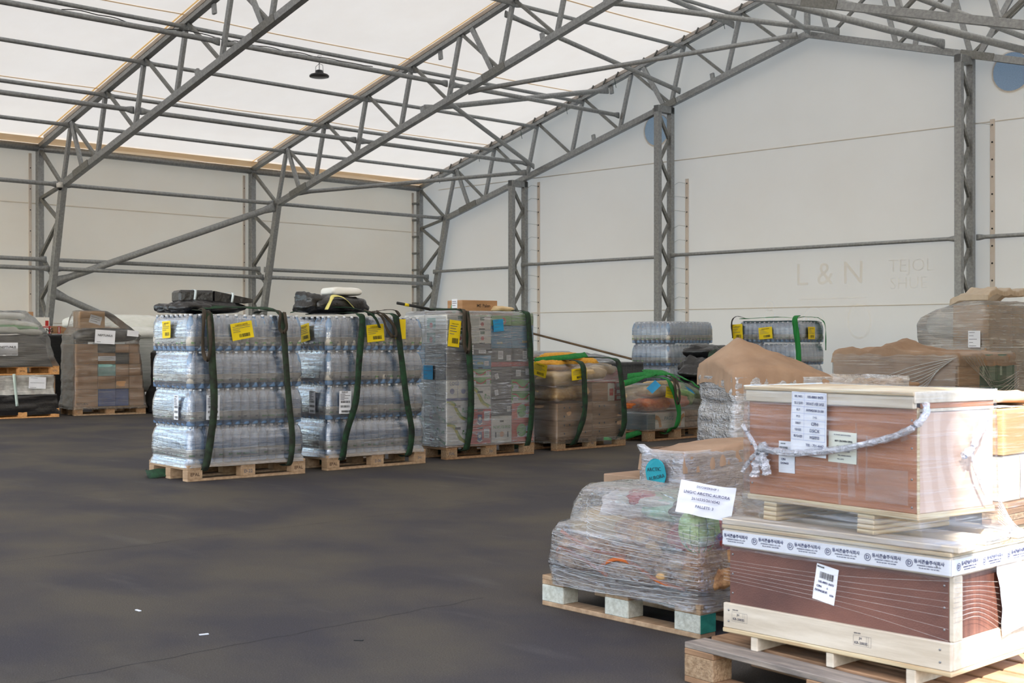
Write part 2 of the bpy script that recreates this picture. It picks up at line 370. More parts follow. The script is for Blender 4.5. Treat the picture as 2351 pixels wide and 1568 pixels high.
# roof membrane: each slope one sheet, sagging a little between the frames
def slope(name, x0, x1):
    V = []; Fc = []; nx, ny = 22, 60
    for j in range(ny+1):
        y = -3.3+(GY+.25+3.3)*j/ny; k = abs(math.sin(PI*(y-GY)/BAY))
        for i in range(nx+1):
            x = x0+(x1-x0)*i/nx; V.append((x, y, zo(x)+.13-.03*k+.008*noise.noise(Vector((x*.7, y*.7, 0)))))
    for j in range(ny):
        for i in range(nx): a = j*(nx+1)+i; Fc.append((a, a+1, a+nx+2, a+nx+1))
    return structure(mesh_obj(name, V, Fc, membrane, None, None, True))
slope('ceiling', XL-.12, RIDGE); slope('ceiling.001', RIDGE, XR+.12)
# side wall and end wall
structure(box('wall_left', (XL-.14, 2.6, 0), (XL-.12, GY+.3, ZE+.1), wall_bright_m, bev=.001))  # unseen near end left open so sky glare reaches the film
def end_wall():
    cu = bpy.data.curves.new('w', 'CURVE'); cu.dimensions = '2D'; cu.fill_mode = 'BOTH'
    def loop(pts):
        sp = cu.splines.new('POLY'); sp.points.add(len(pts)-1); sp.use_cyclic_u = True
        for p, q in zip(sp.points, pts): p.co = (q[0], q[1], 0, 1)
    loop([(XL-.14, 0), (XR+.14, 0), (XR+.14, ZE+.1), (RIDGE, zo(RIDGE)+.12), (XL-.14, ZE+.1)])
    for cx, cz in VENTS: loop([(cx+.33*math.cos(a*PI/16), cz+.33*math.sin(a*PI/16)) for a in range(32)])
    o = bpy.data.objects.new('w', cu); C.objects.link(o); bpy.context.view_layer.update()
    me = bpy.data.meshes.new_from_object(o.evaluated_get(bpy.context.evaluated_depsgraph_get())); bpy.data.objects.remove(o)
    me.materials.clear(); me.materials.append(wall_m)
    return structure(link(bpy.data.objects.new('wall_back', me), None, T(0, GY+.2, 0)@RX(90)))
VENTS = [(-17.82, 5.77), (-10.02, 5.88)]
wb = end_wall()
for i, (cx, cz) in enumerate(VENTS):
    V = [(cx, GY+.215, cz)]+[(cx+.36*math.cos(a*PI/16), GY+.215, cz+.36*math.sin(a*PI/16)) for a in range(32)]
    o = structure(mesh_obj('window_%d' % (i+1), V, [(0, 1+a, 1+(a+1) % 32) for a in range(32)], vent_mesh))
    o['label'] = 'round mesh vent high in the end wall'+(', the smaller-looking one beside the middle column' if i == 0 else ', the one at the right edge')
# right side wall beyond the big side opening, near gable above its doorway, added sun-blocking wall outside
structure(box('wall_shade_header', (XR+.12, .2, 3.3), (XR+.14, 5.55, ZE+.1), wall_m, bev=.001))  # unseen header added to keep the sun off the paper tent
structure(box('wall_right', (XR+.12, 5.55, 0), (XR+.14, GY+.3, ZE+.1), wall_m, bev=.001))
structure(mesh_obj('wall_front', [(XL-.14, -3.3, 4.9), (XR+.14, -3.3, 4.9), (XR+.14, -3.3, ZE+.1), (RIDGE, -3.3, zo(RIDGE)+.1), (XL-.14, -3.3, ZE+.1)], [(0, 1, 2, 3, 4)], wall_m))
# unseen wall added to shade all but the right end of the crates
structure(box('wall_annex', (-4.2, 0, 0), (0, .2, 12.5), wall_m, None, T(1.93, -.99, 0)@RZ(38)@T(0, -.2, 0), bev=.001))
structure(box('wall_side', (XR+.12, -3.3, 0), (XR+.14, .2, ZE+.1), wall_m, bev=.001))  # unseen stretch of right wall, added to block the sun
# horizontal seams of the cloth walls, thin raised welds
for i, (z, x0, x1) in enumerate(((1.9, XL, XR), (5.05, XL+.5, XR-.5))):
    structure(box('trim_%d' % (i+1), (x0, GY+.192, z), (x1, GY+.2, z+.018), wall_m, bev=.001))
for i, z in enumerate((4.0, 1.6)):
    structure(box('trim_%d' % (i+3), (XL-.12, -3, z), (XL-.113, GY+.1, z+.02), wall_m, bev=.001))
# roof seams, tan for the light doubled cloth blocks, parallel to the eave, and the tan overlap band along the eave
n_ = 5
for x in (-22.8, -19.75, -16.7):
    for xx in (x, mir(x)):
        V = []; Fc = []
        for j in range(61):
            y = -3.3+(GY+.25+3.3)*j/60; k = abs(math.sin(PI*(y-GY)/BAY))
            for d in (-.018, .018): V.append((xx+d, y, zo(xx+d)+.122-.03*k+.008*noise.noise(Vector(((xx+d)*.7, y*.7, 0)))))
            if j: a = len(V); Fc.append((a-4, a-3, a-1, a-2))
        structure(mesh_obj('trim_%d' % n_, V, Fc, seam_tan)); n_ += 1
glow_seam = mat('thin membrane seam', (250, 214, 150), (250, 220, 162), (3, 3, 3), rough=.8, trans=.6)
for yy in (GY-BAY, GY-2*BAY, GY-3*BAY):
    for sg in (1, -1):
        V = []; Fc = []
        for j in range(23):
            x = (XL+.1) if j == 0 else XL+.1+(RIDGE-XL-.1)*j/22
            for d in (-.125, -.085): V.append((x if sg == 1 else mir(x), yy+d, zo(x)+.118))
            if j: a = len(V); Fc.append((a-4, a-3, a-1, a-2))
        structure(mesh_obj('trim_%d' % n_, V, Fc, glow_seam)); n_ += 1
for xx in (XL, XR):
    s = 1 if xx == XL else -1
    structure(mesh_obj('trim_%d' % n_, [(xx-.1*s, -3.2, ZE+.085), (xx+.26*s, -3.2, zo(xx+.26*s)+.085), (xx+.26*s, GY+.2, zo(xx+.26*s)+.085), (xx-.1*s, GY+.2, ZE+.085)], [(0, 1, 2, 3)], seam_tan)); n_ += 1

# ================================================================ steel frames
NODES = [-24.0, -22.58, -21.16, -19.74, -18.32, -16.9, -15.48]
COLO = [5.05, 4.1, 2.96, 2.1, 1.25, .4]
COLI = [4.29, 3.62, 2.52, 1.66, .82]
def xin(z): return -24.33-(4.29-z)*.235
def frame(y, label):
    fr = empty('steel_frame', label, 'steel frame', T(0, y, 0), 'lattice frames of the hall')
    for s in (0, 1):
        X = (lambda x: x) if s == 0 else mir
        # columns (the nearest frame's right leg stands beyond the big side opening and is not there)
        legs = not (s == 1 and y < 7)
        if legs: beam('outer_column', (X(XL), 0, .0), (X(XL), 0, ZE+.04), .13, .12, galv, fr)
        if legs: beam('inner_column', (X(xin(.0)), 0, .01), (X(xin(4.29)), 0, 4.3), .13, .12, galv, fr)
        zz = []
        for k in range(len(COLI)): zz += [(XL+.06, COLO[k]), (xin(COLI[k])-.03, COLI[k])]
        zz.append((XL+.06, COLO[-1]))
        for a, b in (zip(zz, zz[1:]) if legs else ()): beam('lacing_bar', (X(a[0]), 0, a[1]), (X(b[0]), 0, b[1]), .06, .07, galv_dark, fr)
        # roof chords
        beam('outer_chord', (X(XL), 0, ZE), (RIDGE, 0, zo(RIDGE)), .08, .12, galv, fr)
        beam('keder_rail', (X(XL+.3), 0, zo(XL+.3)+.085), (RIDGE, 0, zo(RIDGE)+.085), .075, .13, mat('pale keder rail', (186, 178, 170), (200, 192, 184), (4, 4, 4), rough=.5), fr)
        beam('inner_chord', (X(-24.35), 0, 4.29), (RIDGE, 0, zi(RIDGE)), .12, .12, galv, fr)
        # webs
        beam('web_post', (X(-24.0), 0, zo(-24.0)-.05), (X(-24.33), 0, 4.34), .08, .07, galv, fr)
        beam('splice_post', (X(-23.93), -.03, zo(-23.93)-.05), (X(-23.5), -.03, zi(-23.5)+.05), .10, .05, galv, fr)
        for k, nx in enumerate(NODES):
            ix = nx+1.0
            beam('web_diagonal', (X(nx+.04), 0, zo(nx+.04)-.05), (X(ix), 0, zi(ix)+.05), .055, .06, galv_dark, fr)
            if k+1 < len(NODES): beam('web_post', (X(NODES[k+1]-.04), 0, zo(NODES[k+1])-.05), (X(ix+.07), 0, zi(ix+.07)+.05), .08, .07, galv, fr)
        beam('web_post', (X(-14.1), 0, zo(-14.1)-.05), (X(-14.42), 0, zi(-14.42)+.05), .08, .07, galv, fr)
        beam('splice_post', (X(-18.0), -.03, zo(-18.0)-.05), (X(-17.45), -.03, zi(-17.45)+.05), .10, .05, galv, fr)
        # splice plates and stub brackets
        for sx in (-23.5, -17.4): beam('splice_plate', (X(sx-.3), -.065, zi(sx-.3)), (X(sx+.3), -.065, zi(sx+.3)), .14, .012, galv_dark, fr)
        for bx in (-19.45, -16.2): beam('bracket', (X(bx), .02, zi(bx)+.05), (X(bx-.03), .02, zi(bx)+.2), .09, .05, galv, fr)
        beam('bracket', (X(-18.95), .02, zo(-18.95)-.05), (X(-18.93), .02, zo(-18.95)-.22), .09, .05, galv, fr)
    beam('king_post', (RIDGE, 0, zi(RIDGE)+.05), (RIDGE, 0, zo(RIDGE)-.05), .10, .08, galv, fr)
    return fr
YS = [GY, GY-BAY, GY-2*BAY, GY-3*BAY]
frame(YS[0], 'grey lattice steel frame standing against the end wall')
frame(YS[1], 'grey lattice steel frame second from the end wall, rising behind the water stacks')
frame(YS[2], 'grey lattice steel frame that carries the white dome camera')
frame(YS[3], 'grey lattice steel frame nearest the photographer, outside the left edge')
# ================================================================ tubes along the hall
BN = ['in the bay against the end wall', 'in the middle bay', 'in the bay at the left edge', 'overhead in the near bay']
ORD = ['lowest', 'second', 'third', 'fourth', 'fifth', 'sixth', 'seventh']
for b in range(4):
    y1 = YS[0]-BAY*b; y0 = y1-BAY; 
    o = tube('eave_tube', [(XL+.02, y0+.06, ZE-.02), (XL+.02, y1-.06, ZE-.02)], .075, galv, n=12); tag(o, 'thick grey tube along the left eave '+BN[b], 'tube')
    o = tube('eave_tube', [(XR-.02, y0+.06, ZE-.02), (XR-.02, y1-.06, ZE-.02)], .075, galv, n=12); tag(o, 'thick grey tube along the right eave '+BN[b], 'tube')
    for k, nx in enumerate(NODES):
        if k == 4: continue
        for s in (0, 1):
            x = nx if s == 0 else mir(nx)
            o = tube('roof_tube', [(x, y0, zo(nx)-.09), (x, y1, zo(nx)-.09)], .038, galv, flat=True)
            tag(o, '%s roof tube up the %s slope, %s' % (ORD[k], 'left' if s == 0 else 'right', BN[b]), 'tube')
    for k, (x, lab) in enumerate(((-21.47, 'lower'), (-18.66, 'upper'))):
        for s in (0, 1):
            xx = x if s == 0 else mir(x)
            z = zi(x)+.30
            o = tube('roof_tube', [(xx, y0+.05, z), (xx, y1-.05, z)], .045, galv, flat=True)
            tag(o, '%s inner tube of the %s slope, %s' % (lab, 'left' if s == 0 else 'right', BN[b]), 'tube')
    for k, (x, z) in enumerate(((-24.42, 4.3), (-24.95, 2.86), (-24.82, 2.68))):
        o = tube('wall_tube', [(x, y0+.05, z), (x, y1-.05, z)], .042, galv, flat=True)
        tag(o, '%s tube on the left wall, %s' % (('high', 'upper of the twin', 'lower of the twin')[k], BN[b]), 'tube')
o = beam('wall_rail', (XL+.0, 6.9, 2.22), (XL+.0, 11.7, 2.22), .1, .06, galv); tag(o, 'grey rail on the left wall at the left edge', 'rail')
# diagonal braces
def brace(p, q, r, lab, ): tag(tube('brace_tube', [p, q], r, galv, flat=True, n=12, up=(0, 0, 1), flatlen=.3), lab, 'brace')
brace((-24.98, 11.9, 2.42), (-24.35, 16.7, 4.22), .07, 'thick slanting brace rising from the left frame to the next knee')
brace((-25.0, 11.9, 2.2), (-25.1, 16.6, .35), .07, 'thick slanting brace falling behind the wrapped carton stack')
brace((-23.7, YS[1]+.05, zi(-23.7)+.02), (-21.45, GY-.1, zi(-21.45)+.08), .045, 'slim brace from the second frame to the first end wall column head')
brace((-18.2, YS[1]+.05, zi(-18.2)-.02), (-14.1, GY-.12, zi(-14.1)+.03), .045, 'long brace running up to the apex of the end frame')
brace((-18.75, YS[1]+.05, zi(-18.75)), (-21.2, GY-.1, zi(-21.2)+.12), .045, 'brace falling from the second frame to the end frame above the first column')
brace((-17.2, YS[1]+.05, zo(-17.2)-.12), (-16.95, GY-.1, zi(-16.95)+.12), .045, 'brace crossing the roof towards the middle column head')
brace((-19.45, YS[1]+.05, zi(-19.45)+.15), (-18.93, GY-.1, zo(-18.95)-.15), .055, 'short thick tube between the stub brackets in mid roof')
brace((-14.9, YS[1]+.05, zo(-14.9)-.4), (-15.6, GY-.1, zo(-15.6)-.22), .05, 'tube between brackets high under the ridge')
brace((-14.8, YS[1]+.05, zi(-14.8)+.12), (-13.2, GY-.1, zi(-13.2)+.12), .05, 'brace passing the apex towards the right slope')
brace((-11.6, YS[1]+.05, zi(-11.6)), (-13.85, GY-.1, zi(-13.85)+.05), .045, 'brace falling from the right slope to the end frame apex')
brace((-12.3, YS[1]+.05, zi(-12.3)+.1), (-11.1, GY-.1, zi(-11.1)+.12), .06, 'thick tube towards the bracket left of the third column')
brace((-10.6, YS[1]+.05, zi(-10.6)+.1), (-9.2, GY-.1, zi(-9.2)+.12), .06, 'thick tube crossing the upper right corner')
# gable columns: two posts with lacing, each with a cream laced strip beside it
for (x, lab) in ((-21.66, 'first'), (-17.33, 'middle'), (-10.69, 'third')):
    top = zi(x)-.05
    e = empty('gable_column', '%s lattice column of the end wall counted from the left corner' % lab, 'column', T(x, GY, 0))
    box('post', (-.065, -.42, 0), (.06, -.31, top), galv, e); box('post', (-.05, -.01, 0), (.07, .1, top), galv, e)
    box('column_head', (-.07, -.42, top-.14), (.07, .1, top), galv, e)
    z = top-.25; k = 0
    while z > .4:
        a, b = ((-.30, -.02) if k % 2 == 0 else (-.02, -.30))
        beam('lacing_bar', (.01, a, z), (.01, b, z-.42), .07, .05, galv_dark, e, side=(1, 0, 0)); z -= .44; k += 1
    st = {'first': 4.95, 'middle': 4.65, 'third': 5.1}[lab]
    e2 = empty('lacing_strip', 'cream strip with lacing eyelets on the end wall beside the %s column' % lab, 'strip', T(x+.34, GY+.17, 0))
    box('strip', (-.045, 0, 0), (.045, .014, st), cream_strip, e2)
    z = st-.1
    while z > .8:
        tube('eyelet', [(0, 0, z), (0, -.008, z)], .016, cable_black, e2, n=8, up=(1, 0, 0))
        if lab != 'third' or z > 4.9: tube('lace', [(0, -.006, z), (-.14, -.09, z+.03), (-.3, -.12, z+.05*(1 if int(z*5) % 2 else -1))], .006, mat('white lace cord', (206, 206, 200), rough=.7), e2, n=5)
        z -= .30
# wall tubes on the end wall
GT = [(-24.7, -21.75, 2.98), (-21.6, -17.45, 3.02), (-17.2, -10.85, 3.04), (-10.5, -6.0, 3.04)]
for i, (a, b, z) in enumerate(GT):
    tag(tube('wall_tube', [(a, GY-.12, z), (b, GY-.12, z)], .036, galv, flat=True), ('grey tube from the corner frame to the first end wall column', 'grey tube between the first and middle end wall columns', 'long grey tube between the middle and third end wall columns', 'grey tube on the end wall right of the third column')[i], 'tube')
tag(tube('guy_rod', [(-21.5, GY-.25, 1.5), (-17.4, GY-.2, .72)], .025, mat('rusty rod', (96, 78, 58), (120, 98, 74), (5, 5, 5), rough=.7)), 'thin brown rod slanting down the end wall behind the pallets', 'rod')
# corner keder strip with clamps
for yy, lab in ((YS[2], 'left frame'), (YS[1], 'second frame'), (GY, 'corner')):
    e = empty('keder_strip', 'cream strip on the left wall beside the %s' % lab, 'strip', T(XL-.09, yy-.16, 0))
    box('strip', (-.012, -.03, 0), (.012, .03, 5.0), cream_strip, e)
    z = 4.7
    while z > .8:
        if lab == 'corner': box('clamp', (.0, -.03, z), (.16, .05, z+.05), galv_dark, e)
        else: box('eyelet', (.012, -.01, z), (.018, .01, z+.02), cable_black, e)
        z -= .42
# clamps along the end frame's outer chord
e = empty('roof_lacing', 'row of small clamps lacing the roof to the end frame rafter', 'lacing', T(0, GY-.09, 0))
x = XL+.5; k = 0
while x < RIDGE:
    beam('clamp', (x, 0, zo(x)+.04), (x+.1, -.02, zo(x)+.14), .03, .03, galv_dark, e)
    if k % 4 == 1: tube('cord_tail', [(x, -.03, zo(x)), (x+.03, -.05, zo(x)-.08), (x+.05, -.04, zo(x)-.2)], .006, strap_green, e, n=5)
    x += .36; k += 1
# high bay lamp on the inner tube
lx, ly, lz = -18.66, 13.72, zi(-18.66)+.30
LP = None
e = empty('high_bay_lamp', 'round black high bay lamp hanging from a roof tube', 'lamp', T(lx, ly, lz-.30))
def lathe(name, prof, m, parent=None, n=20, mw=None, smooth=True):
    V = []; Fc = []
    for r, z in prof:
        for j in range(n): V.append((r*math.cos(2*PI*j/n), r*math.sin(2*PI*j/n), z))
    for i in range(len(prof)-1):
        for j in range(n): Fc.append((i*n+j, i*n+(j+1) % n, (i+1)*n+(j+1) % n, (i+1)*n+j))
    Fc += [tuple(range(n))[::-1], tuple(range((len(prof)-1)*n, len(prof)*n))]
    return mesh_obj(name, V, Fc, m, parent, mw, smooth)
lathe('housing', [(.155, 0), (.17, .005), (.172, .03), (.15, .05), (.07, .075), (.06, .12), (.03, .13)], lamp_black, e, 24)
lathe('lens', [(.14, -.004), (.14, .002)], lens_grey, e, 24)
tube('hook', [(0, 0, .12), (0, 0, .30)], .006, cable_black, e, n=6)
tube('safety_wire', [(-.12, 0, .05), (-.1, 0, .2), (0, 0, .24), (.1, 0, .2), (.12, 0, .05)], .004, cable_black, e, n=5)
tube('cable_tie', [(0, -.05, .28), (.03, -.05, .37), (0, .05, .38)], .004, cable_black, e, n=5)
# power cable draped along the tube
pts = []
for i in range(60):
    y = 9.0+i*.1; pts.append((lx+.02*math.sin(i*.9), y, lz+.045+.015*abs(math.sin(i*.55))+(.05*math.sin(i*.35) if i < 30 else 0)*.5))
tag(tube('power_cable', pts, .008, cable_black, n=5), 'black power cable draped along the roof tube to the lamp', 'cable')
e = empty('dome_camera', 'small white dome camera under the knee of the left frame', 'camera', T(-24.25, YS[2]-.11, 4.28))
lathe('housing', [(.06, .03), (.065, .0), (.06, -.05), (.05, -.06)], camera_white, e, 16)
lathe('dome', [(.05, -.055), (.045, -.085), (.028, -.105), (.01, -.112)], mat('smoked dome', (24, 24, 26), rough=.1), e, 16)
box('mount_bracket', (-.03, -.02, .02), (.03, .09, .05), camera_white, e)
# faint chalk scribbles on the end wall
chalk = set_alpha(mat('faint chalk', (254, 253, 250), rough=.9), 'faint chalk line', .1)
e = empty('chalk_drawing', 'faint pale chalk writing and smiling face on the end wall', 'drawing', T(0, GY+.1985, 0)@Matrix(((1, 0, 0, 0), (0, 0, -1, 0), (0, 1, 0, 0), (0, 0, 0, 1))))
text('L & N', .62, chalk, e, -13.6, 2.52, bold=-.002); text('TEJOL', .34, chalk, e, -11.9, 2.62, bold=-.015); text('SHUE', .32, chalk, e, -11.95, 2.3, bold=-.015)
rules(e, [(-14.3, 2.05, -12.8, 2.08)], chalk)
def ring(cx, cz, r, a0, a1, wd=.018, sx=1):
    V = []; Fc = []
    for i in range(33):
        a = a0+(a1-a0)*i/32
        for rr in (r-wd/2, r+wd/2): V.append((cx+sx*rr*math.cos(a), cz+rr*math.sin(a), .0007))
        if i: b = len(V); Fc.append((b-4, b-3, b-1, b-2))
    mesh_obj('chalk_line', V, Fc, chalk, e)
ring(-13.95, 1.68, .21, 0, 2*PI); ring(-13.95, 1.72, .12, PI*1.1, PI*1.9); ring(-12.95, 1.62, .32, 0, 2*PI, .05, .75); ring(-14.95, 1.75, .12, 0, 2*PI); ring(-14.95, 1.95, .1, 0, 2*PI)
rules(e, [(-14.6, 1.68, -14.35, 1.70), (-14.6, 1.62, -14.35, 1.64)], chalk)

# fine cracks in the asphalt
crack = mat('crack filler', (40, 38, 39), rough=.9)
for i, (p, q) in enumerate((((-7.25, -1.0), (-7.5, 16.0)), ((-4.62, -1.0), (-4.65, 4.4)))):
    V = []; Fc = []; p = Vector(p); q = Vector(q); d = (q-p).normalized(); nn = Vector((-d.y, d.x)); K = 300
    for k in range(K+1):
        c = p+(q-p)*k/K+nn*.035*noise.noise(Vector((k*.12, i, 0)))+nn*.006*noise.noise(Vector((k*.9, i, 3))); wd = .0025+.002*noise.noise(Vector((k*.5, i, 7)))
        V += [(c.x+nn.x*wd, c.y+nn.y*wd, .0006), (c.x-nn.x*wd, c.y-nn.y*wd, .0006)]
        if k: b = len(V); Fc.append((b-4, b-2, b-1, b-3))
    structure(mesh_obj('trim_%d' % (80+i), V, Fc, crack))
# ================================================================ generators for the goods
def pallet(mw, label, L=1.2, W=.8, H=.144, wood=pallet_wood, blk=pallet_block, mark=None, ndeck=5, group=None, gaps=None, top_w=None):
    e = empty('pallet', label, 'pallet', mw, group)
    bw, bh = (.145, .1), H-.066
    for j, y in enumerate((0, W/2-bw[1]/2, W-bw[1])):
        box('bottom_board', (0, y, 0), (L, y+bw[1], .022), wood, e)
        for i, x in enumerate((0, L/2-bw[0]/2, L-bw[0])):
            b = box('block', (x, y, .022), (x+bw[0], y+bw[1], .022+bh), blk, e)
            if j == 0 and mark and mark[i]:
                text(mark[i], .042, ink_grey if mark[i] != 'EPAL' else mat('burnt brand', (70, 48, 32), rough=.8), b, 0, 0, 0).matrix_local = T(0, -bw[1]/2-.0008, 0)@RX(90)
    for x in (0, L/2-bw[0]/2, L-bw[0]): box('stringer_board', (x, 0, .022+bh), (x+bw[0], W, .044+bh), wood, e)
    ww = top_w or (W/ndeck*.82)
    for k in range(ndeck):
        y = (W-ww)*k/(ndeck-1)
        box('deck_board', (0, y, H-.022), (L, y+ww, H), wood, e)
    return e
def smooth_path(pts, n=6):
    P = [Vector(p) for p in pts]; out = []
    for i in range(len(P)-1):
        a, b, c, d = P[max(i-1, 0)], P[i], P[i+1], P[min(i+2, len(P)-1)]
        for k in range(n):
            t = k/n; out.append(.5*((2*b)+(c-a)*t+(2*a-5*b+4*c-d)*t*t+(3*b-a-3*c+d)*t**3))
    out.append(P[-1]); return out
def ribbon(name, pts, w_, m, parent=None, wdir=(1, 0, 0), t=.005, n=5, mw=None, seed=0, wob=.15, twist=0):
    P = smooth_path(pts, n); V = []; Fc = []
    for i, p in enumerate(P):
        tg = (P[min(i+1, len(P)-1)]-P[max(i-1, 0)]).normalized()
        wd = Vector(wdir); wd = (wd-tg*wd.dot(tg))
        if wd.length < .05: wd = Vector((0, 1, 0))
        wd.normalize(); nn = tg.cross(wd)
        a = wob*noise.noise(Vector((i*.35, seed*3.1, 0)))*2+twist*i/len(P)
        wd2 = wd*math.cos(a)+nn*math.sin(a); nn = tg.cross(wd2)
        for su, sv in ((-1, -1), (1, -1), (1, 1), (-1, 1)): V.append(p+wd2*su*w_/2+nn*sv*t/2)
        if i:
            b = len(V)-8
            for k in range(4): Fc.append((b+k, b+(k+1) % 4, b+4+(k+1) % 4, b+4+k))
    Fc += [(3, 2, 1, 0), tuple(range(len(V)-4, len(V)))]
    return mesh_obj(name, V, Fc, m, parent, mw, True)
def sling(mw, label, x0, x1, zt, m=strap_green, w_=.07, W=.8, seed=0, loop=None, out=.03, bot=.10, bow=0, tail=True, loopm=None, group=None, x2=None):
    """flat lifting sling: over the top, down the near face, under the pallet; loops hang as parts"""
    x2 = x1 if x2 is None else x2
    e = empty('lifting_sling', label, 'sling', mw, group)
    dx = x1-x0
    ribbon('webbing', [(x2, W*.8, zt+.02), (x0+.01, W*.5, zt+.035), (x0, .12, zt+.03), (x0, .0, zt+.01), (x0+.01, -out, zt-.06),
                       (x0+dx*.3+bow*.6, -out-.02, zt*.72), (x0+dx*.6+bow, -out-.03, zt*.45), (x1+bow*.5, -out-.02, zt*.24), (x1, -out*.6, bot+.04), (x1-.01, .03, bot-.015), (x1-.01, .12, bot-.01)], w_, m, e, seed=seed, wob=.12)
    if loop:
        lx, ll = loop
        ribbon('eye_loop', [(lx+.02, .1, zt+.04), (lx, -.02, zt+.02), (lx-.03, -out-.03, zt-ll*.4), (lx-.035, -out-.04, zt-ll*.8), (lx, -out-.05, zt-ll), (lx+.035, -out-.045, zt-ll*.75), (lx+.03, -out-.04, zt-ll*.35), (lx+.05, -.01, zt+.02)], w_*.5, loopm or strap_brown, e, seed=seed+4, wob=.4)
    return e
def wrap(name, mw, levels, m, seed=0, amp=.008, n=22, rr=.03, dz=.03, cap=True, parent=None, pinch=.0, fx=2.0, fz=9):
    """film skin lofted through rectangles (z, x0, x1, y0, y1)"""
    rows = []
    for a, b in zip(levels, levels[1:]):
        k = max(1, int(abs(b[0]-a[0])/dz)+(1 if max(abs(b[i]-a[i]) for i in range(1, 5)) > .03 else 0))
        for i in range(k):
            t = i/k; rows.append([a[j]+(b[j]-a[j])*t for j in range(5)])
    rows.append(list(levels[-1]))
    V = []; Fc = []; per = 4*n
    def ringpts(z, x0, x1, y0, y1, k):
        out = []
        cor = [(x0, y0, x1, y0, 0, -1), (x1, y0, x1, y1, 1, 0), (x1, y1, x0, y1, 0, 1), (x0, y1, x0, y0, -1, 0)]
        L_ = 0
        for (ax, ay, bx, by, nx, ny) in cor:
            for i in range(n):
                t = i/n
                # denser near corners
                t = .5-.5*math.cos(PI*t) if n > 6 else t
                x, y = ax+(bx-ax)*t, ay+(by-ay)*t
                # round the corner
                d = min(t, 1-t)*math.hypot(bx-ax, by-ay)
                o = -rr*.45*max(0, 1-d/rr)**2 if rr else 0
                cx, cy = (x0+x1)/2, (y0+y1)/2
                dv = Vector((x-cx, y-cy, 0)); dv.normalize()
                s = noise.noise(Vector((x*fx+nx*7, y*fx+ny*5, z*fz+seed*11)))+.5*noise.noise(Vector((x*fx*4, y*fx*4, z*fz*2.5+seed)))
                x += nx*amp*s+dv.x*o; y += ny*amp*s+dv.y*o
                out.append((x, y, z+amp*.5*noise.noise(Vector((x*5, y*5, z*3+seed)))))
        return out
    for k, r in enumerate(rows): V += ringpts(*r, k)
    for k in range(len(rows)-1):
        for i in range(per): a = k*per+i; b = k*per+(i+1) % per; Fc.append((a, b, b+per, a+per))
    if cap:
        z, x0, x1, y0, y1 = rows[-1]; cx, cy = (x0+x1)/2, (y0+y1)/2; last = (len(rows)-1)*per
        base = V[last:last+per]
        for s in (.8, .5, .2):
            st = len(V)
            for (x, y, zz) in base:
                px, py = cx+(x-cx)*s, cy+(y-cy)*s
                V.append((px, py, zz+.004+amp*1.2*noise.noise(Vector((px*6, py*6, seed)))))
            for i in range(per): a = last+i; b = last+(i+1) % per; Fc.append((a, b, st+(i+1) % per, st+i))
            last = st
        V.append((cx, cy, z+.005)); c = len(V)-1
        for i in range(per): Fc.append((last+i, last+(i+1) % per, c))
    return mesh_obj(name, V, Fc, m, parent, mw, True)
def stretch_wrap(mw, levels, m, label, **kw):
    o = wrap('stretch_wrap', Matrix(), levels, m, **kw); o.matrix_world = mw; tag(o, label, 'stretch wrap'); return o
def film_pull(parent, pts, w_, m, name='film_rope', n=6, seed=0, rad=None, jag=.35):
    """twisted rope or pull line of film"""
    P = smooth_path(pts, 5); V = []; Fc = []; k = 8
    for i, p in enumerate(P):
        tg = (P[min(i+1, len(P)-1)]-P[max(i-1, 0)]).normalized(); u = tg.orthogonal().normalized(); v = tg.cross(u)
        for j in range(k):
            a = 2*PI*j/k; r = w_/2*(1+jag*noise.noise(Vector((i*.8, j*1.3, seed))))
            V.append(p+u*math.cos(a)*r+v*math.sin(a)*r)
        if i:
            for j in range(k): a = (i-1)*k+j; b = (i-1)*k+(j+1) % k; Fc.append((a, b, b+k, a+k))
    return mesh_obj(name, V, Fc, m, parent, None, False)
def sticker(parent, mw, w_, h_, m, lines=(), bar=None, seed=0, rl=None, curl=.004, name='paper_label', im=None, label=None):
    s = sheet(name, w_, h_, m, parent, mw, curl=curl, seed=seed)
    if label: s['label'] = label
    zt = curl*.7+.0012
    for (t, sz, x, y, *r) in lines: text(t, sz, r[0] if r else (im or ink), s, x*w_, y*h_, zt, align=(r[1] if len(r) > 1 else 'CENTER'), bold=(r[2] if len(r) > 2 else .012))
    for k, b in enumerate([bar] if bar and not isinstance(bar, list) else (bar or [])): barcode(s, b[0]*w_, b[1]*h_, b[2]*w_, b[3]*h_, seed+k, z=zt)
    if rl: rules(s, [(a*w_, b*h_, c*w_, d*h_) for a, b, c, d in rl], z=zt)
    return s
def mini_lines(n, seed=0, x0=-.42, x1=.42, y0=-.4, y1=.4):
    r = random.Random(seed); out = []
    for i in range(n):
        y = y1-(y1-y0)*i/max(1, n-1); e = x0+(x1-x0)*r.uniform(.35, 1); out.append((x0, y-.012, e, y+.012))
    return out
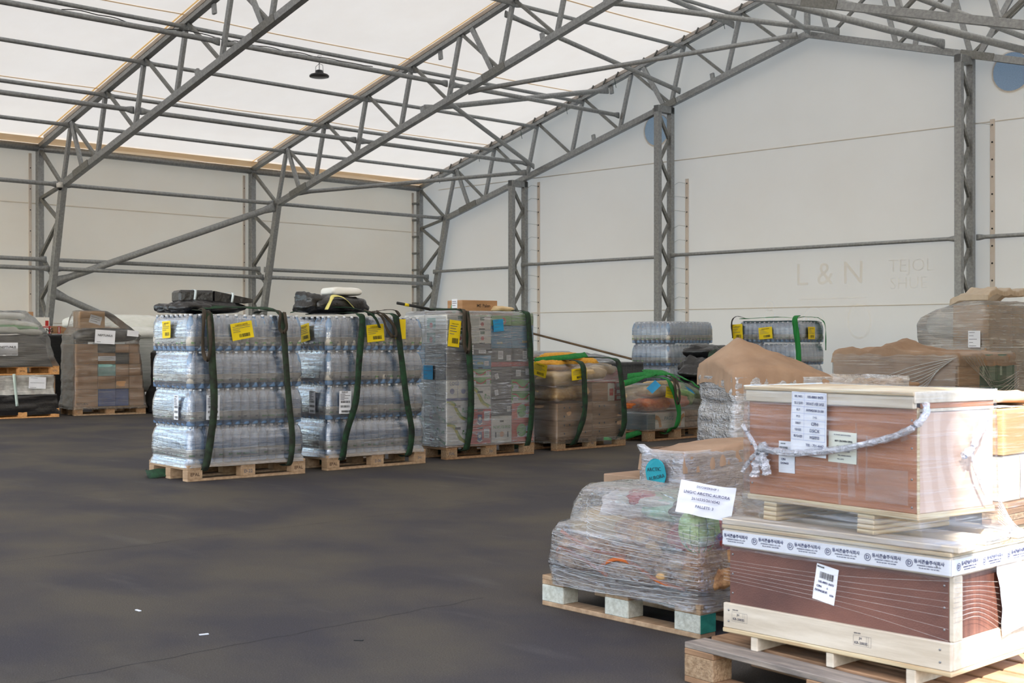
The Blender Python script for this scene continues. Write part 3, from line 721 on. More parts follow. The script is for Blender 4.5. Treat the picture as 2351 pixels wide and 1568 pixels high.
def carton(mw, lo, hi, m, label, prints=(), group=None, cat='box', name='carton', rot=0, tape=None, seam=True, bev=.004):
    d = [hi[i]-lo[i] for i in range(3)]; c = [(hi[i]+lo[i])/2 for i in range(3)]
    o = bpy.data.objects.new(name, box_mesh(*d, m, bev)); C.objects.link(o); o.matrix_world = mw@T(*c)@RZ(rot); tag(o, label, cat, group)
    def fm(f, u, v, off=.0012): return face_R((u-.5)*d[0], (v-.5)*d[2], d[1]/2+off) if f == 'R' else face_L((.5-u)*d[1], (v-.5)*d[2], d[0]/2+off)
    def fw(f): return d[0] if f == 'R' else d[1]
    for p in prints:
        k = p[0]
        if k == 'P':      # printed patch: face,u0,v0,u1,v1,mat
            _, f, u0, v0, u1, v1, pm = p; a = (u1-u0)*fw(f); b = (v1-v0)*d[2]
            mesh_obj('printed_patch', [(-a/2, -b/2, 0), (a/2, -b/2, 0), (a/2, b/2, 0), (-a/2, b/2, 0)], [(0, 1, 2, 3)], pm, o, fm(f, (u0+u1)/2, (v0+v1)/2, .0008))
        elif k == 'T':    # text: face,u,v,size,string,mat
            _, f, u, v, sz, s, pm = p; t = bpy.data.objects.new('lettering', text_mesh(s, sz, pm, 'CENTER', .015)); link(t, o, fm(f, u, v, .0018))
        elif k == 'H':    # hand hole
            _, f, u, v, a, b = p; t = box('hand_hole', (-a/2, -b/2, -.001), (a/2, b/2, .001), cable_black, o); t.matrix_local = fm(f, u, v, .0014)
        elif k == 'S':    # small white label
            _, f, u, v, a, b, *r = p; s = sheet('paper_label', a, b, r[0] if r else paper, o, fm(f, u, v, .002)@RZ(r[1] if len(r) > 1 else 0), curl=.001, n=2); rules(s, [(-a*.4, b*.2, a*.3, b*.26), (-a*.4, 0, a*.4, b*.06), (-a*.4, -b*.25, a*.2, -b*.19)], ink_grey, z=.0018)
        elif k == 'A':    # curved stripe: face, points (u,v), width, mat
            _, f, pts, wd, pm = p; P = smooth_path([((u-.5)*fw(f), (v-.5)*d[2], 0) for u, v in pts], 4); V = []; Fc = []
            for i, q in enumerate(P):
                tg = (P[min(i+1, len(P)-1)]-P[max(i-1, 0)]).normalized(); nn = Vector((-tg.y, tg.x, 0)); V += [q+nn*wd/2, q-nn*wd/2]
                if i: b = len(V); Fc.append((b-4, b-3, b-1, b-2))
            mesh_obj('printed_stripe', V, Fc, pm, o, fm(f, .5, .5, .0013))
        elif k == 'O':    # disc
            _, f, u, v, r, pm = p; mesh_obj('printed_mark', [(r*math.cos(a*PI/10), r*math.sin(a*PI/10), 0) for a in range(20)], [tuple(range(20))], pm, o, fm(f, u, v, .0014))
    return o
def blob_mesh(name, dims, m, seed=0, lump=.02, e=.55, nu=28, nv=18, freq=6, droop=.3):
    V = []; Fc = []
    def sp(c, p): return math.copysign(abs(c)**p, c)
    for j in range(nv+1):
        ph = -PI/2+PI*j/nv
        for i in range(nu):
            th = 2*PI*i/nu
            x = dims[0]/2*sp(math.cos(ph), e)*sp(math.cos(th), e); y = dims[1]/2*sp(math.cos(ph), e)*sp(math.sin(th), e); z = dims[2]/2*sp(math.sin(ph), .8)
            if z < 0: z *= 1-droop
            s = 1+lump/(sum(dims)/3)*2.4*(noise.noise(Vector((x*freq*2, y*freq*2, z*freq*2+seed*5)))+.5*noise.noise(Vector((x*freq*5, y*freq*5, z*freq*5+seed))))
            V.append((x*s, y*s, z*s))
    for j in range(nv):
        for i in range(nu): a = j*nu+i; b = j*nu+(i+1) % nu; Fc.append((a, b, b+nu, a+nu))
    me = bpy.data.meshes.new(name); me.from_pydata(V, [], Fc); me.update(); me.materials.append(m); me.polygons.foreach_set('use_smooth', [True]*len(me.polygons))
    return me
def sack(mw, c, dims, m, label, rot=0, seed=0, lump=.02, group=None, name='sack', cat='sack', e=.55, tilt=0, freq=6):
    o = bpy.data.objects.new(name, blob_mesh(name, dims, m, seed, lump, e, freq=freq)); C.objects.link(o)
    o.matrix_world = mw@T(*c)@RZ(rot)@RY(tilt); return tag(o, label, cat, group)

# ---- water bottles: one mesh family shared by every bottle
def lathe_mesh(prof, m, n=14, lo=None):
    V = []; Fc = []
    for r, z in prof:
        for j in range(n): V.append((r*math.cos(2*PI*j/n), r*math.sin(2*PI*j/n), z))
    for i in range(len(prof)-1):
        for j in range(n): Fc.append((i*n+j, i*n+(j+1) % n, (i+1)*n+(j+1) % n, (i+1)*n+j))
    Fc += [tuple(range(n))[::-1], tuple(range((len(prof)-1)*n, len(prof)*n))]
    me = bpy.data.meshes.new('lathe'); me.from_pydata(V, [], Fc); me.update(); me.materials.append(m); me.polygons.foreach_set('use_smooth', [True]*len(me.polygons)); return me
BP = [(.030, 0), (.041, .006), (.0425, .02), (.041, .034), (.0425, .045), (.0425, .13), (.041, .136), (.0425, .142), (.0408, .15), (.0425, .158), (.0408, .168), (.0425, .178), (.0408, .188), (.0425, .2), (.041, .225), (.034, .262), (.022, .292), (.015, .305), (.014, .318)]
bottle_me = lathe_mesh(BP, bottle_t, 14)
bottle_lo = lathe_mesh([(.036, 0), (.0425, .02), (.0425, .2), (.034, .262), (.014, .3), (.014, .33)], bottle_t, 8)
band_me = lathe_mesh([(.0431, .046), (.0431, .129)], band_m, 14)
cap_me = lathe_mesh([(.016, .314), (.0165, .33), (.014, .333)], cap_m, 10)
def bent_text(s, size, m):
    me = text_mesh(s, size, m, 'CENTER', .02, .0).copy()
    for v in me.vertices:
        a = v.co.x/.0436; r = .0437; y = v.co.y
        v.co = (r*math.sin(a), -r*math.cos(a), y)
    return me
brand_me = bent_text('denice', .026, ink_green)
leaf_me = bent_text('v', .02, ink_green)
bars_me = bent_text('IIIII', .022, ink_grey)
def bottles(mw, nx, ny, layers, x0, y0, x1, y1, z0, dz, where, group, vis_layers=None):
    """visible near faces: each bottle its own object; the hidden core of the stack is one joined stuff object"""
    px, py = (x1-x0)/(nx-1), (y1-y0)/(ny-1); r = random.Random(nx*7+ny); V = []; Fc = []
    base = [tuple(v.co) for v in bottle_lo.vertices]; bf = [tuple(p.vertices) for p in bottle_lo.polygons]
    names = ['bottom', 'second', 'third', 'top'] if layers == 4 else ['bottom', 'second', 'third', 'top'][-layers:]
    for k in range(layers):
        for i in range(nx):
            for j in range(ny):
                p = (x0+i*px, y0+j*py, z0+k*dz)
                if (i == 0 or j == 0) and (vis_layers is None or k in vis_layers):
                    o = bpy.data.objects.new('water_bottle', bottle_me); C.objects.link(o)
                    face = 'the long near face' if j == 0 and i else ('the left end face' if i == 0 and j else 'the near corner')
                    ang = r.uniform(-35, 35)+(0 if j == 0 else -90)
                    o.matrix_world = mw@T(*p)@RZ(ang)
                    q = (i if j == 0 else j)
                    pos = 'at the near corner' if q == 0 else '%s from the corner, %s' % (['', 'first', 'second', 'third', 'fourth', 'fifth', 'sixth', 'seventh', 'eighth', 'ninth', 'tenth', 'eleventh', 'twelfth'][q], 'right face' if j == 0 else 'left face')
                    tag(o, 'water bottle %s, %s layer, %s' % (pos, names[k], where), 'bottle', group)
                    b = bpy.data.objects.new('bottle_label', band_me); link(b, o)
                    link(bpy.data.objects.new('lettering', brand_me if r.random() < .6 else bars_me), b, T(0, 0, .075))
                    link(bpy.data.objects.new('cap', cap_me), o)
                else:
                    s = len(V); V += [(v[0]+p[0], v[1]+p[1], v[2]+p[2]) for v in base]; Fc += [tuple(q+s for q in f) for f in bf]
    o = mesh_obj('inner_bottles', V, Fc, bottle_t, None, None, True); o.matrix_world = mw; o['kind'] = 'stuff'
    tag(o, 'closely packed inner bottles of the water stack, %s' % where, 'bottle')
def water_levels(nl, z0, dz, L, W, ins=.0, skirt=True):
    lv = []
    if skirt: lv += [(z0-.03, -.01, L+.01, -.01, W+.01), (z0+.01, .0, L-.0, .0, W-.0)]
    for k in range(nl):
        z = z0+k*dz; t = .004*k
        lv += [(z+.03, .012+t, L-.012-t, .012+t, W-.012-t), (z+.12, .0+t, L-t, .0+t, W-t), (z+.22, .004+t, L-.004-t, .004+t, W-.004-t), (z+.29, .022+t, L-.022-t, .022+t, W-.022-t), (z+dz-.012, .045+t, L-.045-t, .045+t, W-.045-t)]
    return lv
# ================================================================ LOADS
def FR(x, y, a): return T(x, y, 0)@RZ(a)
# ---------------- water stacks with slings
def water_stack(F_, nl, where, seed, top_layers=None, L=1.2, W=.8, nx=13, ny=8, z0=.152, dz=.336, marks=('EPAL', 'D-22', 'EPAL'), grp='water bottles'):
    pallet(F_, 'wooden pallet with stamped blocks under the water, %s' % where, mark=marks, L=L, W=W, wood=pallet_pale, blk=pallet_pale)
    bottles(F_, nx, ny, nl, .06, .06, L-.06, W-.06, z0, dz, where, grp+' '+where, top_layers)
    return stretch_wrap(F_, water_levels(nl, z0, dz, L, W), film_water, 'glossy clear film around the water bottles, %s' % where, seed=seed, amp=.007, rr=.06)
YL = [('SPARE PARTS', .011, 0, .38), ]
def yellow_label(w_, mw, a, b, seed, big=True, nm='yellow_label'):
    return sticker(w_, mw, a, b, yellow, [('CARGO NOTE', a*.09, 0, .36, mat('label print', (120, 100, 20), rough=.6))], (.08, -.27, .5, .2), seed, rl=mini_lines(4, seed, y0=-.02, y1=.28), name=nm)
def barcode_label(w_, mw, a, b, seed):
    return sticker(w_, mw, a, b, paper, [('GLN 57', a*.16, -.05, .44)], [(0, .02, .75, .1), (0, -.18, .75, .1), (.05, -.4, .75, .1)], seed, rl=mini_lines(5, seed, y0=.12, y1=.36), curl=.003)
F1 = FR(-10.30, 6.14, 85); where1 = 'leftmost water stack'
W1 = water_stack(F1, 4, where1, 1)
yellow_label(W1, face_L(.40, 1.355, .012, 2), .17, .155, 1); yellow_label(W1, face_R(.53, 1.345, .012, 10), .22, .155, 2)
barcode_label(W1, face_L(.2, .655, .012, -1), .09, .22, 3); barcode_label(W1, face_R(.24, .655, .012, -1), .13, .22, 4)
sling(F1, 'dark green sling with hanging loop, left of two on the leftmost water stack', .19, .17, 1.5, m=strap_worn, seed=1, loop=(.15, .42), bow=.05)
sling(F1, 'dark green sling at the right end of the leftmost water stack', .93, 1.03, 1.5, m=strap_worn, seed=2, loop=(.92, .17), w_=.06)
tag(ribbon('lifting_sling', [(.1, .45, 1.55), (.3, .25, 1.56), (.6, .2, 1.565), (.85, .25, 1.56), (1.05, .3, 1.55)], .07, strap_green, wdir=(0, 1, .4), mw=F1, seed=5), 'green sling lying along the top of the leftmost water stack', 'sling')
def bag_heap(mw, c, dims, label, seed, m=black_bag): return sack(mw, c, dims, m, label, seed=seed, lump=.035, e=.55, name='plastic_bag', cat='bag', freq=5)
bag_heap(F1, (.42, .5, 1.56), (.62, .46, .15), 'low black plastic bag lying under the white taped box', 3)
bag_heap(F1, (.2, .42, 1.555), (.34, .36, .12), 'crumpled end of black bag at the near end of the leftmost water stack', 13)
bag_heap(F1, (.12, .62, 1.545), (.22, .28, .09), 'small black bag fold at the back of the leftmost stack top', 17)
e = empty('bundle', 'black wrapped box with white tape on the black bag', 'box', F1@T(.42, .5, 1.66)@RZ(-12))
b = box('wrapped_body', (-.28, -.15, -.055), (.05, .15, .06), black_bag, e, bev=.02)
b = mesh_obj('sloping_end', [(.05, -.15, -.055), (.42, -.12, -.05), (.42, .12, -.05), (.05, .15, -.055), (.05, -.15, .055), (.42, -.12, -.015), (.42, .12, -.015), (.05, .15, .055)], [(0, 1, 5, 4), (1, 2, 6, 5), (2, 3, 7, 6), (4, 5, 6, 7)], black_bag, e)
for x in (-.13, .22): ribbon('white_strap', [(x-.01, -.156, -.05), (x, -.158, .04 if x < 0 else .02), (x, -.12, .064 if x < 0 else .042), (x, .1, .064 if x < 0 else .045)], .022, mat('white tape', (206, 220, 226), rough=.5), e, wdir=(1, 0, 0), t=.002)

F2 = FR(-10.25, 7.63, 87); where2 = 'second water stack'
W2 = water_stack(F2, 4, where2, 2, marks=('EPAL', '2-06', 'QR' if False else '341'))
yellow_label(W2, face_L(.38, 1.33, .012, 10), .19, .17, 5); yellow_label(W2, face_R(.56, 1.33, .012, 5), .21, .17, 6); sticker(W2, face_R(.87, 1.37, .012, 0), .13, .2, yellow, name='yellow_label')
barcode_label(W2, face_L(.24, .655, .012, -1), .11, .22, 7); barcode_label(W2, face_R(.2, .655, .012, -1), .14, .22, 8)
sling(F2, 'green sling slanting down the near face of the second water stack', .38, .17, 1.5, seed=3, bow=.04)
sling(F2, 'dark green sling at the right end of the second water stack', .8, .98, 1.5, seed=4)
e = empty('lifting_sling', 'green sling arched over the top with brown loops hanging, on the second water stack', 'sling', F2)
ribbon('webbing', [(-.1, .5, 1.53), (.05, .4, 1.575), (.25, .3, 1.585), (.4, .1, 1.57), (.52, -.03, 1.5), (.58, -.06, 1.38)], .07, strap_green, e, wdir=(.3, 1, 0), seed=6)
ribbon('eye_loop', [(.5, .1, 1.56), (.6, -.05, 1.5), (.66, -.06, 1.38), (.72, -.07, 1.3), (.78, -.06, 1.31), (.76, -.05, 1.4), (.66, -.04, 1.5), (.58, .0, 1.55)], .03, strap_brown, e, seed=7, wob=.5)
ribbon('eye_loop', [(.62, .2, 1.53), (.72, .1, 1.56), (.82, .02, 1.56), (.86, -.02, 1.5)], .05, strap_brown, e, wdir=(0, 1, 0), seed=8)
bag_heap(F2, (.38, .5, 1.6), (.72, .45, .22), 'black plastic bag tied with pale yellow tape on the second water stack', 5)
bag_heap(F2, (.08, .45, 1.62), (.22, .3, .22), 'pointed corner of black bag at the left of the yellow tape', 8)
tag(ribbon('yellow_tape', [(.15, .24, 1.56), (.22, .26, 1.66), (.28, .3, 1.7), (.38, .27, 1.68), (.48, .24, 1.58)], .04, mat('pale yellow tape', (224, 214, 130), rough=.6), wdir=(0, 1, .5), mw=F2, t=.003), 'pale yellow tape tied over the black bag', 'tape')
sack(F2, (.5, .5, 1.745), (.34, .3, .1), mat('white foam block', (226, 226, 222), rough=.6), 'white wrapped block on the black bag', seed=2, lump=.01, e=.3, name='foam_block', cat='block', rot=-5)

# ---------------- third stack: fruit and vegetable cartons
F3 = FR(-10.31, 9.22, 84); w3 = 'on the mixed fruit pallet'
pallet(F3, 'brown wooden pallet under the mixed fruit cartons', mark=('XAL', '341', ''), wood=pallet_wood)
banana = [('P', 'R', .0, .0, 1, .06, mat('carton base', (200, 204, 206), rough=.6)), ('A', 'R', [(.02, .95), (.3, .85), (.45, .6), (.6, .3), (.9, .1)], .035, yellow_p), ('A', 'R', [(.02, .99), (.35, .9), (.5, .6), (.68, .3), (.98, .12)], .014, green_p), ('H', 'R', .5, .75, .075, .025), ('T', 'R', .82, .5, .045, 'fruit', ink_green), ('O', 'R', .75, .62, .012, ink_green),
          ('A', 'L', [(.0, .9), (.35, .8), (.55, .4), (.95, .08)], .03, mat('fruit swirl', (140, 180, 150), rough=.6)), ('T', 'L', .78, .62, .06, 'fruit', ink_green), ('O', 'L', .6, .72, .018, ink_green), ('O', 'L', .3, .3, .035, mat('apple print', (180, 100, 130), rough=.6))]
xs = [0, .3, .6, .885, 1.19]
def c3(i, j, z0, z1, m, lab, prints=(), yy=0, y1=.395, seam=True, i1=None, name='carton'):
    x0 = xs[i]+.003; x1 = xs[(i1 or i+1)]-.003
    return carton(F3, (x0, yy+.004*((i+j) % 2), z0+.002), (x1, y1, z1-.002), m, lab, prints, 'fruit cartons on the mixed pallet', name=name)
whiteprint = [('P', 'R', .05, .1, .45, .85, mat('grey small print', (190, 196, 190), rough=.6)), ('P', 'R', .5, .7, .7, .92, darkgreen_p), ('O', 'R', .6, .4, .022, ink_red), ('P', 'R', .45, .0, .72, .1, cable_black), ('P', 'L', .1, .1, .5, .8, mat('pale green patch', (150, 190, 180), rough=.6)), ('O', 'L', .3, .3, .03, ink_red)]
greenred = [('P', 'R', 0, .0, 1, .25, white_p), ('A', 'R', [(0, .78), (.2, .72), (.4, .35), (.6, .35), (.8, .72), (1, .78)], .014, red_p), ('S', 'R', .17, .35, .07, .045), ('S', 'R', .85, .45, .05, .05)]
redbox = [('S', 'R', .8, .6, .075, .1), ('P', 'R', .38, .15, .58, .7, navy_p), ('O', 'R', .48, .45, .02, white_p), ('A', 'R', [(.36, .22), (.48, .12), (.6, .22)], .012, white_p), ('H', 'R', .5, .93, .07, .018), ('P', 'R', 0, 0, 1, .05, orange_p)]
# column 1 (corner), rows from the floor up; far rows at the back left of each
c3(0, 0, .146, .385, white_p, 'white banana carton at the near corner, lowest, on the mixed fruit pallet', banana)
c3(0, 1, .385, .62, white_p, 'white banana carton at the near corner, second from the pallet', banana)
c3(0, 2, .62, .84, white_p, 'white carton with purple print reading LOGS on the near corner', [('T', 'R', .35, .82, .05, 'LOGS', lilac_p), ('P', 'R', 0, 0, 1, .12, lilac_p), ('O', 'R', .25, .45, .03, lilac_p), ('O', 'R', .75, .45, .03, lilac_p), ('P', 'R', .49, 0, .505, 1, lilac_p), ('O', 'L', .3, .6, .008, ink), ('O', 'L', .5, .6, .008, ink), ('O', 'L', .7, .6, .008, ink), ('P', 'L', .48, 0, .5, 1, ink_grey)])
c3(0, 3, .84, 1.03, black_p, 'black crate at the near corner above the LOGS carton', name='crate'); c3(0, 4, 1.03, 1.22, black_p, 'black crate at the near corner under the white cartons', [('P', 'R', .05, .6, .95, .9, mat('crate rim', (86, 90, 90), rough=.5))], name='crate')
c3(0, 5, 1.22, 1.37, white_p, 'white printed carton at the near corner, below the topmost', whiteprint); c3(0, 6, 1.37, 1.53, white_p, 'white printed carton at the near corner, topmost', whiteprint)
for k, (a, b, m) in enumerate(((.146, .385, white_p), (.385, .62, white_p), (.62, .84, white_p), (.84, 1.03, blue_p), (1.03, 1.22, blue_p), (1.22, 1.53, white_p))):
    pr = banana if k < 2 else ([('O', 'L', .3, .6, .008, ink), ('O', 'L', .6, .6, .008, ink)] if k == 2 else ([('P', 'L', .2, .1, .8, .7, teal_p), ('O', 'L', .3, .3, .03, ink_red)] if k == 5 else ()))
    c3(0, k, a, b, m, 'rear carton of the left end face, %s row from the pallet, fruit pallet' % ['first', 'second', 'third', 'fourth', 'fifth', 'sixth'][k], pr, .4, .79)
# column 2
c3(1, 0, .146, .33, red_p, 'red carton with rabbit crest, lowest in the second column', redbox); c3(1, 1, .33, .52, red_p, 'red carton with rabbit crest, second from the pallet', redbox)
c3(1, 2, .52, .765, white_p, 'white banana carton resting on the red cartons', banana)
c3(1, 3, .765, .86, green_p, 'green and red tray above the banana carton, lower one', greenred, name='tray'); c3(1, 4, .86, .95, green_p, 'green and red tray under the blue tray, upper one', greenred, name='tray')
c3(1, 5, .95, 1.10, blue_p, 'blue tray in the second column', [('T', 'R', .5, .45, .05, 'essa', yellow_p), ('S', 'R', .78, .4, .06, .05), ('H', 'R', .5, .06, .06, .012)], name='tray')
c3(1, 6, 1.10, 1.22, black_p, 'dark crate in the second column', [('S', 'R', .6, .3, .1, .04), ('S', 'R', .15, .5, .03, .1)], name='crate')
c3(1, 7, 1.22, 1.37, white_p, 'white printed carton in the second column, below the topmost', whiteprint); c3(1, 8, 1.37, 1.52, white_p, 'white printed carton in the second column, topmost', whiteprint)
# column 3
c3(2, 0, .146, .44, white_p, 'white carton reading N.W. 12.5KG with three hand holes', [('T', 'R', .5, .58, .042, 'N.W.:12.5KG', ink_green), ('H', 'R', .5, .8, .05, .018), ('H', 'R', .2, .3, .016, .06), ('H', 'R', .8, .3, .016, .06), ('O', 'R', .5, .32, .03, mat('pale orange print', (226, 170, 130), rough=.6))])
for k, (a, b) in enumerate(((.44, .62), (.62, .80), (.80, .97))):
    c3(2, k, a, b, black_p, 'black crate in the third column, %s above the white 12.5 kg carton' % ['first', 'second', 'third'][k], [('S', 'R', .25 if k else .85, .4, .05, .06, paper, 8*k)], name='crate')
c3(2, 4, .97, 1.025, red_p, 'thin red tray in the third column', i1=3, name='tray'); c3(2, 5, 1.025, 1.17, black_p, 'dark crate above the red tray, third column', [('S', 'R', .45, .5, .07, .09), ('S', 'R', .85, .3, .06, .06)], name='crate')
c3(2, 6, 1.17, 1.42, blue_p, 'blue carton in the third column', [('T', 'R', .4, .25, .045, 'essa', yellow_p), ('P', 'R', 0, .48, 1, .5, mat('darker blue line', (40, 100, 150), rough=.6))]); c3(2, 7, 1.42, 1.53, green_p, 'light green carton topmost in the third column', [('O', 'R', .6, .45, .035, orange_p), ('O', 'R', .6, .45, .022, green_p)])  # thin darker blue line across the middle of the blue carton
# column 4
og = [('P', 'R', 0, 0, 1, .12, orange_p), ('O', 'R', .45, .62, .07, green_p), ('P', 'R', .25, .25, .95, .45, white_p), ('S', 'R', .75, .7, .06, .06), ('H', 'R', .3, .5, .016, .016)]
c3(3, 0, .146, .35, orange_p, 'orange and green carton lowest at the right end', og); c3(3, 1, .35, .57, orange_p, 'orange and green carton second from the pallet at the right end', og)
c3(3, 2, .57, .70, green_p, 'green and red tray at the right end, lower one', greenred, name='tray'); c3(3, 3, .70, .83, green_p, 'green and red tray at the right end, upper one', greenred, name='tray')
c3(3, 4, .83, .97, black_p, 'black crate with labels at the right end', [('S', 'R', .3, .5, .07, .07), ('S', 'R', .75, .6, .07, .07)], name='crate'); c3(3, 5, .97, 1.025, red_p, 'thin red tray at the right end', name='tray'); c3(3, 6, 1.025, 1.17, black_p, 'dark crate above the red tray at the right end', [('S', 'R', .6, .5, .06, .09)], name='crate')
c3(3, 7, 1.17, 1.42, blue_p, 'blue carton at the right end', [('T', 'R', .6, .3, .045, 'essa', yellow_p)]); c3(3, 8, 1.42, 1.53, green_p, 'light green carton topmost at the right end')
carton(F3, (.31, .41, .146), (1.18, .79, 1.52), card, 'inner cartons of the fruit pallet hidden behind the near row')
W3 = stretch_wrap(F3, [(.13, -.012, 1.205, -.012, .805), (.5, -.008, 1.2, -.008, .8), (1.0, -.004, 1.196, -.006, .8), (1.5, .0, 1.194, -.006, .79), (1.56, .01, 1.19, .0, .785), (1.575, .05, 1.15, .05, .75)], film_cloud, 'clear stretch film with crumpled streaks around the fruit cartons', seed=3, amp=.006, rr=.02)
sticker(W3, face_L(.55, 1.33, .02, 0), .15, .26, mat('pale yellow label', (226, 208, 96), rough=.6), (), (0, -.2, .6, .2), 9, name='yellow_label'); yellow_label(W3, face_R(.09, 1.33, .02, -6), .15, .28, 10)
sticker(W3, face_L(.3, .915, .02, 0), .17, .15, blue_paper, rl=mini_lines(4, 2), name='blue_label'); sticker(W3, face_R(.68, 1.42, .02, 5), .14, .13, blue_paper, rl=mini_lines(4, 3), name='blue_label')
sling(F3, 'dark green sling with long loop, left of two on the fruit cartons', .24, .26, 1.55, seed=9, loop=(.22, .42), bow=.03, w_=.08)
sling(F3, 'dark green sling at the right end of the fruit cartons', 1.08, 1.1, 1.56, seed=10, bow=.03, x2=.7)
e = empty('lifting_sling', 'sling with black tube end and yellow tag sticking out left over the fruit cartons', 'sling', F3)
tube('sleeve_tube', [(-.12, .75, 1.665), (.12, .72, 1.63), (.32, .66, 1.59)], .016, cable_black, e); tube('yellow_tag', [(-.03, .739, 1.651), (.02, .733, 1.643)], .0175, yellow, e)
ribbon('webbing', [(.15, .5, 1.6), (.4, .45, 1.6), (.7, .4, 1.6), (.95, .35, 1.6), (1.1, .3, 1.59)], .07, strap_green, e, wdir=(0, 1, .3), seed=12)
carton(F3@T(.52, .35, 0)@RZ(-3), (-.05, 0, 1.58), (.42, .3, 1.70), card, 'brown carton with handwriting on top of the fruit cartons', [('T', 'R', .6, .5, .05, 'MS Palen', mat('pencil ink', (90, 70, 54), rough=.8)), ('O', 'L', .45, .3, .06, mat('green dot', (40, 150, 90), rough=.6)), ('S', 'L', .5, .7, .11, .1)])
sack(F3, (1.0, .4, 1.6), (.3, .3, .08), sack_beige, 'small tan cloth lying beside the top carton', seed=6, name='cloth', cat='cloth')

# ---------------- fourth: potato sacks over cartons
F4 = FR(-10.24, 10.84, 90)
pallet(F4, 'wooden pallet under the potato sacks', mark=('', '141', ''))
hole = [('O', 'R', .2, .75, .012, ink_grey), ('O', 'R', .35, .75, .012, ink_grey), ('O', 'R', .7, .75, .012, ink_grey), ('O', 'R', .2, .25, .012, ink_grey), ('O', 'R', .8, .25, .012, ink_grey), ('H', 'L', .5, .7, .06, .02), ('T', 'L', .5, .3, .05, 'SE', lilac_p)]
for i, (a, b) in enumerate(((0, .6), (.6, 1.2))):
    for k, (z0, z1) in enumerate(((.146, .34), (.34, .54))):
        carton(F4, (a+.003, .0, z0), (b-.003, .79, z1-.003), card_grey, 'greyish brown carton, %s half, %s row under the potato sacks' % (('near', 'far')[i], ('bottom', 'upper')[k]), hole, 'cartons under the potato sacks')
carton(F4, (.62, .02, .542), (.9, .6, .76), card, 'brown carton beside the potato sacks')
carton(F4, (.90, .02, .542), (1.02, .6, .75), white_p, 'white carton with red print beside the red trays', [('P', 'R', .2, .3, .8, .7, red_p)])
for k in range(3):
    carton(F4, (1.02, .01, .542+.075*k), (1.19, .6, .61+.075*k), red_p, 'red tray with white patch, %s of three' % ['lowest', 'middle', 'topmost'][k], [('P', 'R', .15, .2, .55, .8, white_p), ('P', 'R', .7, .2, .95, .8, white_p)], name='tray')
for i, (c, d, m, lab, r) in enumerate((((.2, .25, .62), (.42, .4, .18), potato, 'brown potato net sack at the near corner, lowest', 10), ((.45, .2, .63), (.34, .36, .2), potato, 'brown potato net sack right of the corner sack', -10),
        ((.2, .6, .64), (.42, .4, .2), potato, 'brown potato net sack at the back left', 80), ((.25, .3, .80), (.5, .5, .2), sack_beige, 'pale potato sack in the second tier, near side', 5), ((.7, .25, .86), (.6, .45, .18), sack_beige, 'long pale sack lying across the brown carton', 3),
        ((.25, .65, .84), (.45, .4, .18), net_yellow, 'yellow net sack in the second tier behind', 20), ((.35, .4, .95), (.5, .42, .16), net_yellow, 'yellow net sack in the upper tier at left', 12), ((.8, .45, .97), (.55, .42, .16), net_yellow, 'yellow net sack in the upper tier at right', -8), ((.6, .5, 1.05), (.5, .4, .13), net_yellow, 'yellow net sack topmost of the potato pallet', 5), ((1.0, .3, .90), (.4, .4, .16), sack_beige, 'pale sack at the right end under the sling', 0))):
    sack(F4, c, d, m, lab, rot=r, seed=20+i, lump=.022, freq=7)
W4 = stretch_wrap(F4, [(.08, -.01, 1.21, -.01, .81), (.3, -.006, 1.205, -.006, .8), (.53, -.006, 1.2, -.006, .8), (.62, -.02, 1.2, -.01, .8), (.74, -.01, 1.195, .0, .78), (.86, .0, 1.16, .02, .76), (.95, .04, 1.1, .06, .72), (.98, .1, 1.0, .14, .62)], film_light, 'thin clear film around the potato sacks and cartons', seed=4, amp=.014)
yellow_label(W4, face_L(.25, .92, .02, -12), .22, .15, 11); yellow_label(W4, face_R(.35, .87, .02, 4), .26, .13, 12); yellow_label(W4, face_L(.6, .72, .02, 4), .2, .12, 13)
sling(F4, 'worn green sling whose loop end reaches the floor by the potato pallet', .38, .28, 1.0, seed=13, bow=.06, x2=.1, bot=.07, w_=.085, out=.05)
sling(F4, 'worn green sling curving over the right end of the potato pallet', 1.02, 1.08, 1.02, seed=14, bow=.03, x2=.5, w_=.085, out=.04)
tag(ribbon('lifting_sling', [(.15, .5, 1.02), (.4, .25, 1.06), (.6, .2, 1.08), (.72, .2, 1.09)], .08, strap_bright, wdir=(0, .7, .7), mw=F4, seed=15), 'bright green sling lying on the yellow sacks', 'sling')

# ---------------- fifth: small mixed vegetables pallet with bright slings
F5 = FR(-10.42, 12.67, 90)
pallet(F5, 'wooden pallet under the low vegetable load with bright green slings')
carton(F5, (.0, .01, .146), (.16, .78, .33), petrol_p, 'petrol blue carton at the near corner of the vegetable pallet')
carton(F5, (.16, .01, .146), (.76, .5, .35), white_p, 'white carton with orange arcs on the vegetable pallet', [('A', 'R', [(.0, .75), (.12, .6), (.17, .1)], .05, mat('orange arc', (212, 150, 70), rough=.6)), ('A', 'R', [(.98, .8), (.86, .6), (.8, .1)], .05, mat('orange arc', (212, 150, 70), rough=.6)), ('T', 'R', .45, .62, .07, 'PAGG', mat('teal ink', (50, 110, 130), rough=.6))])
for k in range(3): carton(F5, (.77, .02, .146+.07*k), (1.18, .6, .21+.07*k), pallet_pale, 'pale slatted wooden tray, %s at the right of the vegetable pallet' % ['lowest', 'middle', 'topmost'][k], name='tray', cat='tray')
